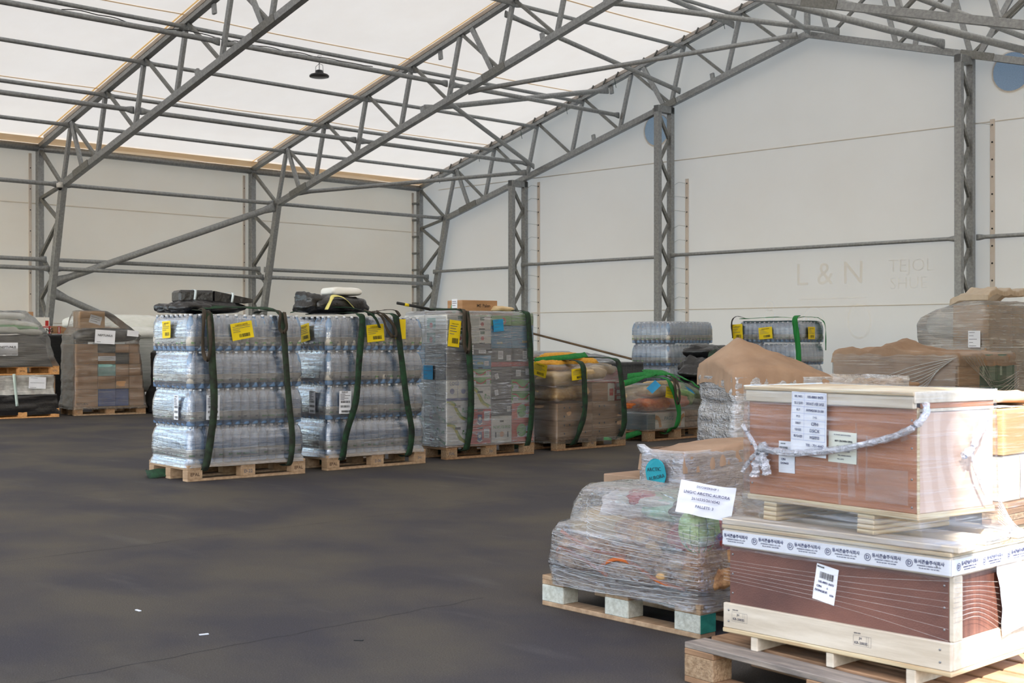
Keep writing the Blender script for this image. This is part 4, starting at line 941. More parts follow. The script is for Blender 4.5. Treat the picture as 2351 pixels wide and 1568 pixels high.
for i, (c, d, m, lab, r) in enumerate((((.3, .3, .43), (.6, .5, .2), net_orange, 'orange net of carrots on the white carton', 0), ((.75, .3, .46), (.5, .5, .2), mat('onion net', (206, 112, 84), (226, 150, 120), (9, 9, 9), rough=.7, bump=.8, bscale=26), 'pinkish onion net in the middle', 5), ((1.0, .35, .5), (.38, .45, .26), net_green, 'green cabbage net at the right end of the vegetable pallet', 0), ((.4, .35, .6), (.6, .5, .18), sack_beige, 'pale sack on the carrots', 8), ((.15, .5, .5), (.4, .5, .2), sack_beige, 'pale sack at the left of the vegetable pallet', 40), ((.75, .4, .66), (.5, .4, .14), sack_beige, 'pale sack under the bright slings', 0))):
    sack(F5, c, d, m, lab, rot=r, seed=40+i, lump=.02, freq=8)
W5 = stretch_wrap(F5, [(.13, -.01, 1.2, -.01, .8), (.34, -.006, 1.2, -.006, .79), (.5, .0, 1.19, .0, .78), (.62, .05, 1.12, .06, .72), (.7, .15, 1.0, .15, .6)], film_light, 'thin clear film around the vegetable load', seed=5, amp=.014)
sticker(W5, face_R(.42, .60, .02, -8), .18, .14, yellow, rl=mini_lines(4, 5), name='yellow_label'); sticker(W5, face_L(.75, .64, .02, 20), .16, .14, yellow, name='yellow_label'); sticker(W5, face_R(.08, .68, .03, 30)@RX(-40), .2, .1, blue_paper, name='blue_label'); sticker(W5, face_R(.85, .62, .0, -20)@RX(-50), .16, .1, blue_paper, name='blue_label')
sling(F5, 'bright green sling falling to the pallet foot of the vegetable load', .38, .42, .76, m=strap_bright, seed=16, bow=.12, w_=.08, out=.05, loop=(.48, .3))
for k, (pts, lab) in enumerate((([(-.05, .6, .66), (.1, .35, .74), (.3, .2, .82), (.55, .25, .84), (.8, .3, .78), (1.0, .35, .72)], 'bright green sling heaped over the left of the vegetable load'), ([(.2, .5, .8), (.45, .1, .84), (.7, .0, .78), (.95, -.02, .68), (1.15, -.02, .58), (1.22, .05, .5)], 'bright green sling draped to the right of the vegetable load'), ([(.4, .4, .86), (.7, .3, .85), (1.0, .25, .72), (1.2, .2, .6), (1.24, .0, .45)], 'bright green sling over the cabbage net'), ([(.0, .1, .12), (-.1, .4, .03), (-.15, .8, .02)], 'bright green sling end on the floor beside the vegetable pallet'))):
    tag(ribbon('lifting_sling', pts, .085, strap_bright, wdir=(.2, 1, .5), mw=F5, seed=17+k, wob=.5), lab, 'sling')
# dark sling ends lying under the row of pallets
for k, (fr_, y) in enumerate(((F1, .42), (F2, .55), (F3, .5), (F4, .5))):
    tag(ribbon('lifting_sling', [(.3, y, .03), (.0, y+.05, .05), (-.12, y+.12, .03), (-.05, y+.3, .02)], .09, strap_green, wdir=(0, .6, .8), mw=fr_, seed=30+k), 'dark green sling end on the floor, left end of the %s' % ['leftmost water pallet', 'second water pallet', 'fruit pallet', 'potato pallet'][k], 'sling')

# ---------------- far left
FA = FR(-20.76, 8.73, 85); wa = 'at the left edge'
pallet(FA, 'orange wooden pallet on the floor at the left edge', wood=orange_wood, blk=orange_wood, W=1.0)
carton(FA, (.05, .05, .146), (1.15, .95, .68), card_grey, 'dark load inside the lower black wrapped pallet at the left edge')
o = stretch_wrap(FA, [(.05, -.01, 1.21, -.01, 1.0), (.2, -.0, 1.2, 0, 1.), (.38, .02, 1.17, .0, 1.)], black_film, 'black film around the lower half of the bottom pallet at the left edge', seed=11, amp=.02)
W6 = stretch_wrap(FA, [(.38, .02, 1.15, .01, .98), (.5, .05, 1.12, .03, .95), (.6, .04, 1.14, .02, .95), (.695, .0, 1.12, .0, 1.)], film_white, 'milky film around the upper half of the bottom pallet at the left edge', seed=12, amp=.015)
sticker(W6, face_R(.83, .57, .02, -3), .28, .19, paper, rl=mini_lines(3, 8), name='paper_note'); ribbon('printed_tape', [(.45, -.025, .72), (.47, -.03, .5), (.5, -.03, .2)], .045, mat('pale tape', (196, 214, 208), rough=.6), W6, t=.002)
FA2 = T(-20.76, 8.73, .70)@RZ(85)
pallet(FA2, 'orange wooden pallet standing on the lower black load at the left edge', wood=orange_wood, blk=orange_wood, W=1.0, mark=('', 'EPAL', 'CP3'))
carton(FA2, (.05, .05, .146), (1.0, .95, .6), black_p, 'dark load on the upper pallet at the left edge')
W7 = stretch_wrap(FA2, [(.13, .0, 1.1, -.01, 1.0), (.3, .0, 1.02, -.005, 1.), (.5, .02, .98, .0, .97), (.64, .1, .85, .06, .9)], mat('grey black film', (44, 44, 44), (104, 102, 98), (2, 2, 50), rough=.35, bump=.4), 'grey streaky film around the upper load at the left edge', seed=13, amp=.015)
sticker(W7, face_R(.36, .42, .02, 0), .31, .21, paper, [('NEPTUNUS', .05, 0, .15)], None, 14, rl=[(-.45, -.4, -.1, -.37), (.2, -.4, .45, -.37)], name='paper_note')
for i, (c, d, r) in enumerate((((.3, .3, .72), (.75, .5, .16), 0), ((.78, .3, .70), (.45, .5, .15), -12), ((.3, .35, .84), (.7, .5, .15), 4), ((.7, .3, .81), (.45, .45, .13), 6), ((.35, .35, .95), (.75, .5, .14), 0))):
    sack(FA2, c, d, sack_white, 'white sack with green stripe, %s in the heap at the left edge' % ['lower near', 'lower right', 'middle', 'middle right', 'topmost'][i], rot=r, seed=60+i, lump=.015, tilt=(8 if i in (1, 3) else 0))
    if i in (2, 3): sack(FA2, (c[0], c[1]-.02, c[2]-.05), (d[0]*1.0, d[1]*.98, .07), mat('green sack print', (136, 186, 140), rough=.7), 'green printed side of a sack, %s in the white heap' % ('left' if i == 2 else 'right'), rot=r, seed=70+i, lump=.01)
stretch_wrap(FA2, [(.14, -.03, 1.2, -.03, 1.0), (.3, -.02, 1.1, -.03, 1.0), (.6, .0, 1.05, -.01, .95), (.85, .05, .9, .02, .9), (1.04, .1, .7, .1, .8)], film_light, 'thin clear film pulled over the white sacks at the left edge', seed=15, amp=.02)
FB = FR(-23.4, 10.9, 95)
pallet(FB, 'wooden pallet under the tall black wrapped load'); carton(FB, (.05, .05, .146), (.95, .85, 1.3), card_grey, 'goods inside the tall black wrapped load')
stretch_wrap(FB, [(.1, -.01, 1.01, -.01, .9), (.7, .0, 1.0, .0, .9), (1.37, .02, .98, .02, .88)], black_film, 'black film around the tall load behind the left stacks', seed=16, amp=.008)
carton(FB, (-.1, .1, 1.39), (.25, .5, 1.53), white_p, 'white carton with red printed tape on the tall black load', [('P', 'R', .0, .8, 1, .95, red_p), ('T', 'R', .6, .4, .1, 'QUANG', ink), ('P', 'R', .85, 0, .95, 1, red_p)])
carton(FB, (.25, .12, 1.39), (.62, .5, 1.53), card, 'brown carton with red tape on the tall black load', [('P', 'R', .4, 0, .55, 1, red_p), ('P', 'R', .44, .1, .5, .9, white_p)])
carton(FB, (-.12, .5, 1.39), (.12, .8, 1.80), card, 'upright brown carton behind the white one on the tall black load'); carton(FB, (.1, .5, 1.39), (.45, .8, 1.7), white_p, 'white printed carton under clear film on the tall black load', [('T', 'R', .3, .5, .08, 'III', ink_grey), ('P', 'R', .75, .2, .95, .8, red_p)])
FC = FR(-20.73, 10.22, 80)
pallet(FC, 'light wooden pallet under the wrapped carton stack at left', L=1.22, W=.8, wood=pallet_pale, blk=pallet_wood, mark=('O', '', ''))
rows = [(.146, .44), (.44, .66), (.66, .86), (.86, 1.05), (1.05, 1.2)]
for k, (z0, z1) in enumerate(rows):
    xx = [.02, .40, .70, .93, 1.19-.025*k]
    for i in range(4):
        m = navy_p if (k == 0 and i in (1, 2)) else (teal_p if (k == 2 and i == 1) else (black_p if (k == 4 and i == 1) or (k == 3 and i == 2) else card))
        carton(FC, (xx[i]+.004, .0+.01*((i+k) % 3), z0+.002), (xx[i+1]-.004, .76, z1-.002), m, '%s in the wrapped stack at left, %s row up, %s column' % ({'navy carton print': 'blue carton', 'pale teal print': 'pale teal carton', 'black crate plastic': 'black carton'}.get(m.name, 'brown carton'), ['first', 'second', 'third', 'fourth', 'fifth'][k], ['first', 'second', 'third', 'last'][i]), [('T', 'R', .3, .15, .05, 'RETURN', mat('pencil ink', (90, 70, 54), rough=.8))] if (k == 0 and i == 0) else ([('S', 'R', .5, .5, .3, .08)] if (k == 3 and i == 1) else ()), 'cartons in the wrapped stack at left')
o = bpy.data.objects.new('plastic_roll', blob_mesh('plastic_roll', (1.1, .34, .28), black_bag, 3, .012, .6)); C.objects.link(o); o.matrix_world = FC@T(.58, .2, 1.33); tag(o, 'grey black bagged roll lying on the wrapped cartons', 'roll')
carton(FC@RZ(0), (.10, .02, 1.47), (.52, .4, 1.75), card_orange, 'orange brown carton topmost on the wrapped stack at left', [('S', 'R', .62, .5, .2, .14, paper, -15)])
W8 = stretch_wrap(FC, [(.1, -.03, 1.24, -.03, .84), (.4, .0, 1.2, -.01, .79), (.8, .0, 1.16, -.01, .79), (1.2, .0, 1.1, -.01, .77), (1.34, .0, 1.14, -.02, .72), (1.5, .04, .95, .0, .55), (1.76, .08, .56, .01, .42)], film_light, 'hazy stretch film around the carton stack at left', seed=17, amp=.02)
sticker(W8, face_R(.5, 1.32, .05, -4), .34, .23, paper, [('NEPTUNUS', .05, 0, .1)], None, 18, rl=[(-.4, -.4, -.2, -.37)], name='paper_note'); sticker(W8, face_R(.98, 1.38, .04, -5), .2, .1, paper, name='paper_note')
FD = FR(-21.7, 11.5, 90)
o = sack(FD, (.55, .5, .73), (1.25, 1.1, 1.2), sack_grey, 'big grey woven bulk bag standing behind the wrapped cartons', seed=80, lump=.03, name='bulk_bag', cat='bag', e=.25, freq=2)
sack(FD, (.6, .5, 1.37), (1.0, 1.0, .3), sack_white, 'white domed top bag on the grey bulk bag', seed=82, lump=.02, name='bulk_bag', cat='bag', e=.6, freq=3)
sack(FD, (.4, .75, 1.56), (2.0, .7, .36), sack_white, 'long white bag lying across the bulk bags', seed=81, lump=.02, name='bulk_bag', cat='bag', e=.5, freq=3)
pallet(FD, 'dark wooden pallet under the bulk bag', L=1.1, W=1.1, H=.14)
FE = FR(-20.1, 11.6, 90)
stretch_wrap(FE, [(.02, -.1, .8, -.03, .74), (.15, -.12, .8, -.02, .74), (.4, -.02, .78, .0, .66), (.5, .02, .76, .0, .62), (1.05, .0, .75, .0, .6), (1.1, .05, .7, .05, .58)], black_film, 'black wrapped load half hidden behind the leftmost water stack', seed=19, amp=.02)

# ---------------- far middle: water stacks and dark loads at the end wall
FWA = FR(-12.86, 16.15, 90); whA = 'far unslung stack'
WA = water_stack(FWA, 4, whA, 21, top_layers=(2, 3), dz=.355)
FWB = FR(-11.7, 18.0, 90); whB = 'far stack with slings'
WB = water_stack(FWB, 4, whB, 22, top_layers=(2, 3), L=.8, W=1.2, nx=8, ny=13, dz=.36)
for k, mw in enumerate((face_L(1.17, 1.40, .012, 3), face_L(.62, 1.38, .012, 5), face_R(.35, 1.38, .012, 0))): yellow_label(WB, mw, (.2, .26, .2)[k], (.26, .19, .2)[k], 30+k)
tag(ribbon('lifting_sling', [(.05, 1.15, 1.62), (.05, .8, 1.63), (.06, .4, 1.64), (.1, .15, 1.62), (.3, .1, 1.64), (.55, .08, 1.64), (.68, .03, 1.61), (.73, -.03, 1.5), (.74, -.035, 1.1)], .1, strap_bright, wdir=(1, .5, 0), mw=FWB, seed=41), 'bright green sling along the top and down the right end of the far water stack', 'sling')
tag(ribbon('lifting_sling', [(.1, .08, 1.66), (-.02, .06, 1.6), (-.04, .02, 1.4), (-.04, -.02, 1.1), (-.04, -.03, .6)], .1, strap_bright, wdir=(0, 1, 0), mw=FWB, seed=42), 'bright green sling down the near corner of the far water stack', 'sling')
tag(ribbon('lifting_sling', [(.1, 1.1, 1.63), (.0, 1.2, 1.66), (-.05, 1.26, 1.58), (-.03, 1.27, 1.4), (-.02, 1.26, 1.3)], .07, strap_brown, wdir=(1, .3, 0), mw=FWB, seed=43), 'brown sling loop at the left of the far water stack', 'sling')
FG = FR(-13.2, 13.9, 90)
pallet(FG@T(.3, -.5, 0), 'pallet under the low black wrapped load'); carton(FG, (.35, -.45, .146), (1.4, .25, .9), card_grey, 'goods inside the low black wrapped load')
stretch_wrap(FG, [(.1, .29, 1.5, -.5, .3), (.6, .3, 1.48, -.5, .3), (.93, .31, 1.47, -.49, .29)], black_film, 'black film around the low load behind the potato pallet', seed=23, amp=.008)
o = wrap('plastic_heap', FG, [(.94, .3, 1.1, -.3, .2), (1.02, .35, 1.0, -.2, .1), (1.06, .5, .8, -.1, .05)], film_cloud, seed=24, amp=.04); tag(o, 'crumpled clear plastic heap on the low black load', 'plastic heap')
FH = FR(-13.9, 14.0, 90)
pallet(FH, 'pallet under the carton load behind the potato sacks')
for k in range(2):
    for i in range(3):
        carton(FH, (.4*i+.003, .02, .146+.45*k), (.4*i+.397, .7, .59+.45*k), card_grey, 'brown carton, %s row, %s from the left, behind the potato sacks' % (('lower', 'upper')[k], ('first', 'second', 'third')[i]), [('P', 'R', 0, .9, 1, .93, ink_red)] if k else (), 'cartons behind the potato sacks')
WH = stretch_wrap(FH, [(.12, -.01, 1.21, -.01, .8), (1.04, -.005, 1.2, -.005, .79), (1.09, .1, 1.1, .1, .7)], film_white if False else film_cloud, 'hazy film around the carton load behind the potato sacks', seed=25, amp=.01)
for x in (.35, 1.1): sticker(WH, face_R(x, .95, .015, 0), .2, .12, yellow, rl=mini_lines(3, 3), name='yellow_label')
# black bags with sling, right of the vegetable pallet
FI = FR(-11.0, 14.1, 90)
pallet(FI@T(0, -.2, 0), 'pallet under the black plastic bags')
for i, (c, d, r) in enumerate((((.3, .1, .43), (.75, .7, .66), 10), ((.85, .15, .6), (.7, .7, .9), 0), ((.75, .1, 1.06), (.8, .55, .26), 5), ((.3, .0, .86), (.5, .45, .3), 30))):
    sack(FI, c, d, black_bag, 'shiny black plastic bag, %s of the bag pile' % ['lower left', 'lower right', 'top right', 'top left knotted one'][i], rot=r, seed=90+i, lump=.07, name='plastic_bag', cat='bag', freq=3)
tag(ribbon('lifting_sling', [(.1, -.2, .75), (.2, -.3, .95), (.4, -.2, 1.1), (.8, .0, 1.17), (1.2, .1, 1.15)], .08, strap_green, wdir=(0, 1, .3), mw=FI, seed=45), 'dark green sling over the black bags', 'sling')
tag(ribbon('lifting_sling', [(.3, -.3, .98), (.45, -.36, .9), (.5, -.38, .75), (.55, -.36, .6)], .06, strap_brown, wdir=(1, 0, 0), mw=FI, seed=46), 'brown sling end hanging on the black bags', 'sling')
# ================================================================ right middle ground
def grid_mesh(name, nx, ny, fn, m, parent=None, mw=None, smooth=True):
    V = [fn(i/nx, j/ny) for j in range(ny+1) for i in range(nx+1)]
    Fc = [(j*(nx+1)+i, j*(nx+1)+i+1, (j+1)*(nx+1)+i+1, (j+1)*(nx+1)+i) for j in range(ny) for i in range(nx)]
    return mesh_obj(name, V, Fc, m, parent, mw, smooth)
def ridged(x, y, s, sd=0): return 1-abs(noise.noise(Vector((x*s, y*s, sd))))*2
def paper_tent(mw, name, x0, x1, y0, y1, hf, skirt, m, label, nx=70, ny=36, seed=0, cr=.02):
    """kraft sheet laid over a load: heightfield hf(x,y) with folded skirts on all sides"""
    def fn(u, v):
        # parametrise so that the outer 12% of the sheet hangs down
        def side(t, a, b):
            if t < .1: return a-.004*(1-t/.1), skirt*(1-t/.1)
            if t > .9: return b+.004*((t-.9)/.1), skirt*((t-.9)/.1)
            return a+(b-a)*(t-.1)/.8, 0
        x, dx = side(u, x0, x1); y, dy = side(v, y0, y1); drop = max(dx, dy)
        c = cr*(ridged(x, y, 3.2, seed)-.5)+cr*.5*(ridged(x+3, y, 7, seed+2)-.5)+cr*.2*noise.noise(Vector((x*20, y*20, seed)))
        k = .012*noise.noise(Vector((x*16+y*16, drop*6, seed)))
        z = hf(x, y)-drop+c*(1 if drop == 0 else .4)
        nxo = (-1 if u < .1 else 1 if u > .9 else 0)*abs(k)*2; nyo = (-1 if v < .1 else 1 if v > .9 else 0)*abs(k)*2
        return (x+nxo, y+nyo, z)
    o = grid_mesh(name, nx, ny, fn, m); o.matrix_world = mw; return tag(o, label, 'paper')
# --- kraft covered crate stack (tall tent of brown paper)
FK = FR(-4.74, 6.59, 60)
pallet(FK, 'wooden pallet under the paper tented load', L=1.2, W=.52)
e = empty('slatted_crate', 'pale slatted wooden crate with green stamps under the brown paper tent', 'crate', FK)
for k in range(8):
    z = .15+.1*k
    box('slat', (.012, .0, z), (1.19, .014, z+.088), pallet_pale, e); box('slat', (.0, .0, z), (.012, .5, z+.088), pallet_pale, e)
box('corner_post', (.014, .016, .15), (.06, .06, .94), pallet_pale, e); box('crate_core', (.06, .06, .15), (1.18, .5, .93), card_grey, e)
for (z, w_) in ((.60, .16), (.74, .1), (.52, .2)): box('green_stamp', (.06, -.0016, z), (.06+w_, .0002, z+.02), teal_p, e)
def sstep(t): t = max(0, min(1, t)); return t*t*(3-2*t)
def hK(x, y):
    # peak near the back of the left end, long slope down to the right
    px_, py_ = .19, .36
    base = 1.02-.05*sstep(x/1.2)
    d = math.hypot((x-px_)*(2.2 if x < px_ else .95), (y-py_)*1.5)
    return base-.07*sstep((x-.5)/.7)+.25*max(0, 1-d/.85)**1.25
paper_tent(FK, 'kraft_sheet', -.012, 1.2, -.012, .53, hK, .13, kraft, 'brown paper sheet tented to a peak over the slatted crate', seed=1)
for i, (x, y) in enumerate(((.95, .1), (1.08, .2), (1.2, .12))):
    sack(FK, (x, y, .965), (.2, .16, .07), kraft, 'crumpled tuft of brown paper, %s at the low end of the paper tent' % ['left', 'middle', 'right'][i], seed=110+i, lump=.05, name='paper_tuft', cat='paper', e=.9, freq=7)
o = stretch_wrap(FK, [(.12, -.035, 1.24, -.03, .56), (.35, -.03, 1.22, -.022, .55), (.60, -.03, 1.21, -.02, .545), (.78, -.022, 1.205, -.018, .54), (.86, -.005, 1.2, -.018, .53), (.9, -.018, 1.2, -.018, .53), (1.03, -.016, 1.2, -.018, .54)], film_silver, 'silvery creased film around the slatted crate', seed=31, amp=.010, cap=False, dz=.012, fz=24, fx=5)
# --- brown paper cartons with green cartons on the right face
FX = FR(-4.86, 9.73, 90)
pallet(FX, 'pallet under the kraft covered cartons', L=1.0, W=1.1)
for k in range(4):
    for j in range(3):
        z0 = .146+.25*k
        carton(FX, (.0, .37*j+.003, z0), (.36, .37*j+.365, z0+.246), card_grey, 'brown carton, %s row, %s from the right, under the kraft paper' % (['lowest', 'second', 'third', 'top'][k], ['first', 'second', 'third'][j]), group='cartons under the kraft paper')
    for i in range(2):
        carton(FX, (.365+.315*i, .003, .146+.25*k), (.365+.315*i+.31, .5, .146+.25*k+.246), darkgreen_p, 'dark green carton with white arrow, %s row, %s' % (['lowest', 'second', 'third', 'top'][k], 'near' if i == 0 else 'far'), [('P', 'R', .12, .3, .24, .6, mat('pale green print', (150, 180, 160), rough=.6)), ('P', 'R', .5, .15, .85, .85, mat('grey green print', (96, 130, 112), rough=.6)), ('P', 'R', 0, .93, 1, .96, mat('pale green print', (150, 180, 160), rough=.6))], 'green cartons on the kraft covered pallet')
for k in range(4):
    carton(FX, (-.0, .003, .146+.25*k), (.36, .37, .146+.25*k+.246), darkgreen_p, 'dark green carton at the near corner, %s row' % ['lowest', 'second', 'third', 'top'][k]) if False else None
def hX(x, y): return 1.155+.10*math.exp(-((y-.62)/.16)**2-((x-.3)/.35)**2)+.03*math.exp(-((y-.95)/.1)**2)-.02*sstep((.25-y)/.25)
paper_tent(FX, 'kraft_sheet', -.012, 1.0, -.006, 1.12, hX, .09, kraft, 'brown paper sheet with a low peak over the wide carton pallet', seed=5, cr=.03)
o = grid_mesh('kraft_flap', 30, 20, lambda u, v: (-.016-.012*abs(noise.noise(Vector((u*5, v*5, 3)))), .02+1.09*u, .5+.64*v), kraft); o.matrix_world = FX; tag(o, 'brown paper hanging down the wide left face of the carton pallet', 'paper')
stretch_wrap(FX, [(.12, -.04, 1.03, -.02, 1.14), (.7, -.035, 1.02, -.018, 1.13), (1.12, -.03, 1.01, -.016, 1.13), (1.17, -.0, .98, .02, 1.1)], wrap_mat('streaky film on kraft', alpha=.04, streak=.42, tint=(214, 204, 192), scale=(2, 2, 70), rough=.14, bump=.5, gloss=.3, tilt=.1), 'streaky stretch film around the wide kraft covered pallet', seed=33, amp=.008, cap=False)
e = empty('film_strings', 'loose film strings drawn across the kraft covered pallet', 'film', FX)
for k in range(9): film_pull(e, [(-.045, .0+.02*k, 1.12-.012*k), (-.05, .35, 1.05-.03*k), (-.05, .75, .93-.012*k), (-.045, 1.1, .95+.004*k)], .004, film_white, 'film_string', seed=k)
for k in range(7): film_pull(e, [(.0+.05*k, -.03, 1.13), (.25+.06*k, -.035, 1.0-.03*k), (.6, -.035, .92-.035*k), (1.0, -.03, 1.0-.02*k)], .004, film_white, 'film_string', seed=k+20)
# --- tall wrapped load with a lying roll, right edge
FBW = FR(-6.07, 12.77, 90)
pallet(FBW, 'pallet under the tall hazy wrapped load at the right edge', L=1.2, W=.8)
carton(FBW, (.0, .02, .146), (1.15, .76, 1.18), card_grey, 'large brown carton low in the tall hazy load at the right edge')
carton(FBW, (.05, .02, 1.19), (.6, .4, 1.62), card, 'pinkish brown carton near in the tall hazy load'); carton(FBW, (.61, .02, 1.19), (1.15, .4, 1.62), card, 'pinkish brown carton far in the tall hazy load')
sack(FBW, (.35, .52, 1.4), (.6, .46, .36), mat('grey roll', (150, 152, 154), (180, 182, 182), (3, 3, 30), rough=.5), 'silvery grey rolled bundle lying in the tall hazy load', seed=120, lump=.008, name='rolled_bundle', cat='bundle', e=.5)
WB_ = stretch_wrap(FBW, [(.12, -.02, 1.2, -.02, .82), (1.15, -.01, 1.18, -.01, .79), (1.2, .0, 1.17, -.006, .78), (1.3, -.02, 1.17, -.004, .80), (1.42, -.02, 1.17, .0, .80), (1.5, .0, 1.17, .0, .77), (1.58, .02, 1.17, .0, .6), (1.66, .03, 1.17, .005, .3)], wrap_mat('hazy streaky film', alpha=.3, streak=.45, tint=(214, 208, 200), scale=(2, 2, 60), bump=.6, gloss=.5), 'hazy streaky film around the tall load at the right edge', seed=35, amp=.012, rr=.08)
sticker(WB_, face_L(.13, 1.27, .03, 0), .13, .17, paper, rl=mini_lines(5, 7))
paper_tent(FBW, 'plastic_cover', .1, 1.1, .05, .46, lambda x, y: 1.66+.13*sstep((x+.1)/.35)*sstep((.5-y)/.18), .06, mat('beige translucent plastic', (206, 188, 164), (222, 206, 184), (4, 4, 4), rough=.35, trans=.3), 'beige plastic cover bunched on top of the tall load at the right edge', seed=9, cr=.035)
# --- low paper covered load with the teal dot
FU = FR(-4.2, 5.40, 87)
pallet(FU, 'pallet under the paper covered load with the teal dot', L=.8, W=.62)
carton(FU, (.0, .0, .146), (.8, .28, .655), card_grey, 'brown paper wrapped block behind the net sacks')
paper_tent(FU, 'kraft_sheet', -.008, .82, -.008, .29, lambda x, y: .665+.035*sstep(x/.5), .10, kraft, 'flat brown paper sheet folded over the load with the teal dot', seed=12, cr=.008)
WU = stretch_wrap(FU, [(.12, -.03, .83, -.02, .30), (.4, -.03, .83, -.02, .30), (.66, -.025, .82, -.018, .295), (.68, -.0, .8, .0, .28)], wrap_mat('bluish creased film', alpha=.2, streak=.45, tint=(222, 226, 240), scale=(4, 4, 50), crease=.9, bump=.9, rough=.12, gloss=1.0), 'creased stretch film around the paper covered load', seed=36, amp=.008, cap=False)
dot = mesh_obj('teal_dot', [(.072*math.cos(a*PI/16), .076*math.sin(a*PI/16), .002*math.sin(a)) for a in range(32)], [tuple(range(32))], teal_paper, WU, face_L(.155, .56, .045))
text('ARCTIC', .028, ink, dot, -.01, .018, .003, rot=6, bold=-.01); text('AURORA', .028, ink, dot, .008, -.022, .003, rot=14, bold=-.01)
tag(wrap('film_corner', FU, [(.66, -.03, .05, .22, .30), (.70, -.04, .0, .25, .31)], film_silver, seed=5, n=6, dz=.01), 'stiff clear film corner sticking up at the left of the teal dot load', 'film')
carton(FU, (.02, .285, .146), (.78, .6, .36), card_grey, 'brown carton low at the left of the teal dot load'); carton(FU, (.02, .285, .362), (.78, .6, .52), kraft, 'brown paper parcel edge showing left of the teal dot')

# ================================================================ front left of the crates: net sacks on a white block pallet
FM = T(-4.33, 4.48, 0)@RZ(-3.2)
pm = pallet(FM, 'pale wooden pallet with white and teal painted blocks under the net sacks', L=.975, W=.8, wood=pallet_pale, blk=white_block, ndeck=6)
blocks = [c for c in pm.children if c.name.startswith('block')]
for b in blocks:
    if b.location.x > .8:
        t = box('teal_paint', (.0727, -.049, -.039), (.0742, .049, .039), teal_block, b); t['label'] = 'teal painted end of the block'
net = [((.2, .2, .24), (.42, .34, .2), net_brown, 'brown onion net sack at the left front', 5), ((.5, .18, .23), (.40, .32, .19), net_brown, 'brown onion net sack in the middle front', -4), ((.80, .2, .23), (.36, .34, .19), net_brown, 'brown onion net sack at the right front corner', 8),
    ((.2, .55, .25), (.4, .36, .2), net_brown, 'brown onion net sack at the back left', 0), ((.6, .55, .26), (.5, .4, .22), net_brown, 'brown net sack at the back right', 0),
    ((.24, .28, .38), (.42, .4, .17), sack_beige, 'pale sack above the onions at left', 12), ((.52, .25, .37), (.36, .34, .15), net_brown, 'brown net sack in the second tier', -8), ((.80, .28, .375), (.34, .34, .15), net_red, 'dark red net sack in the second tier at right', 5),
    ((.34, .3, .47), (.3, .34, .17), mat('pinkish white sack', (196, 184, 182), (220, 212, 208), (8, 8, 8), rough=.6, bump=.6, bscale=20), 'pinkish white bag in the upper tier at left', 10), ((.60, .3, .49), (.3, .3, .16), mat('pale green bag', (150, 196, 160), (190, 214, 196), (8, 8, 8), rough=.6, bump=.6, bscale=20), 'pale green vegetable bag in the upper tier', 0),
    ((.50, .22, .53), (.24, .14, .08), mat('red pepper bag', (190, 70, 76), (206, 110, 108), (12, 12, 12), rough=.6), 'red bag showing in the upper tier', 20), ((.48, .27, .52), (.42, .26, .08), mat('whitish tray bag', (200, 194, 182), (222, 216, 206), (8, 8, 8), rough=.6, bump=.5, bscale=18), 'whitish bag topmost on the net sacks', 0),
    ((.84, .22, .30), (.2, .24, .2), net_brown, 'brown straw tied net at the right end', 60), ((.78, .18, .51), (.16, .16, .09), mat('dark mushrooms', (70, 62, 58), (110, 100, 92), (14, 14, 14), rough=.6), 'dark leafy bundle in the film near the white sheet', 0)]
for i, (c, d, m, lab, r) in enumerate(net): sack(FM, c, d, m, lab, rot=r, seed=130+i, lump=.018, freq=9, e=.6)
cab = sack(FM, (.86, .13, .43), (.17, .17, .19), mat('green cabbage', (150, 206, 96), (196, 228, 150), (6, 6, 6), rough=.5), 'bright green cabbage in a net at the right end', seed=150, lump=.006, e=.9, name='cabbage', cat='cabbage')
for k in range(7):
    a = k*PI/7; P = [(.088*math.cos(a)*math.sin(t*PI/12), .088*math.sin(a)*math.sin(t*PI/12), .096*math.cos(t*PI/12)) for t in range(25)]
    tube('net_cord', P, .0018, ink_green, cab, n=4)
for k, (pts, lab) in enumerate((([(.07, .03, .26), (.15, -.01, .29), (.3, -.012, .25), (.45, -.015, .2)], 'left'), ([(.38, -.015, .22), (.5, -.02, .28), (.62, -.02, .27), (.75, -.018, .22), (.9, -.01, .2)], 'middle'), ([(.1, .03, .36), (.2, -.0, .34), (.35, .0, .30), (.55, .0, .30)], 'upper'))):
    tag(ribbon('net_seam', pts, .016, cord_orange, mw=FM, wdir=(0, .3, 1), seed=k, t=.006), 'orange drawstring seam across the %s front net sacks' % lab, 'cord')
for k, (x, y, z) in enumerate(((.72, -.0, .33), (.82, .02, .29), (.88, .02, .25), (.77, .0, .24), (.62, .03, .38), (.68, .03, .35))):
    sack(FM, (x, y, z), (.07, .05, .055), mat('straw onion', (176, 132, 80), (204, 164, 110), (18, 18, 18), rough=.6), 'straw coloured onion, %s seen through the film' % ['upper left', 'right', 'lowest right', 'lowest left', 'topmost left', 'topmost right'][k], seed=160+k, lump=.005, e=.9, name='onion', cat='onion')
filmM = wrap_mat('sharp creased clear film', alpha=.07, streak=.38, tint=(226, 226, 236), scale=(3, 3, 55), crease=.8, bump=1.0, rough=.10, gloss=1.0, tilt=.12)
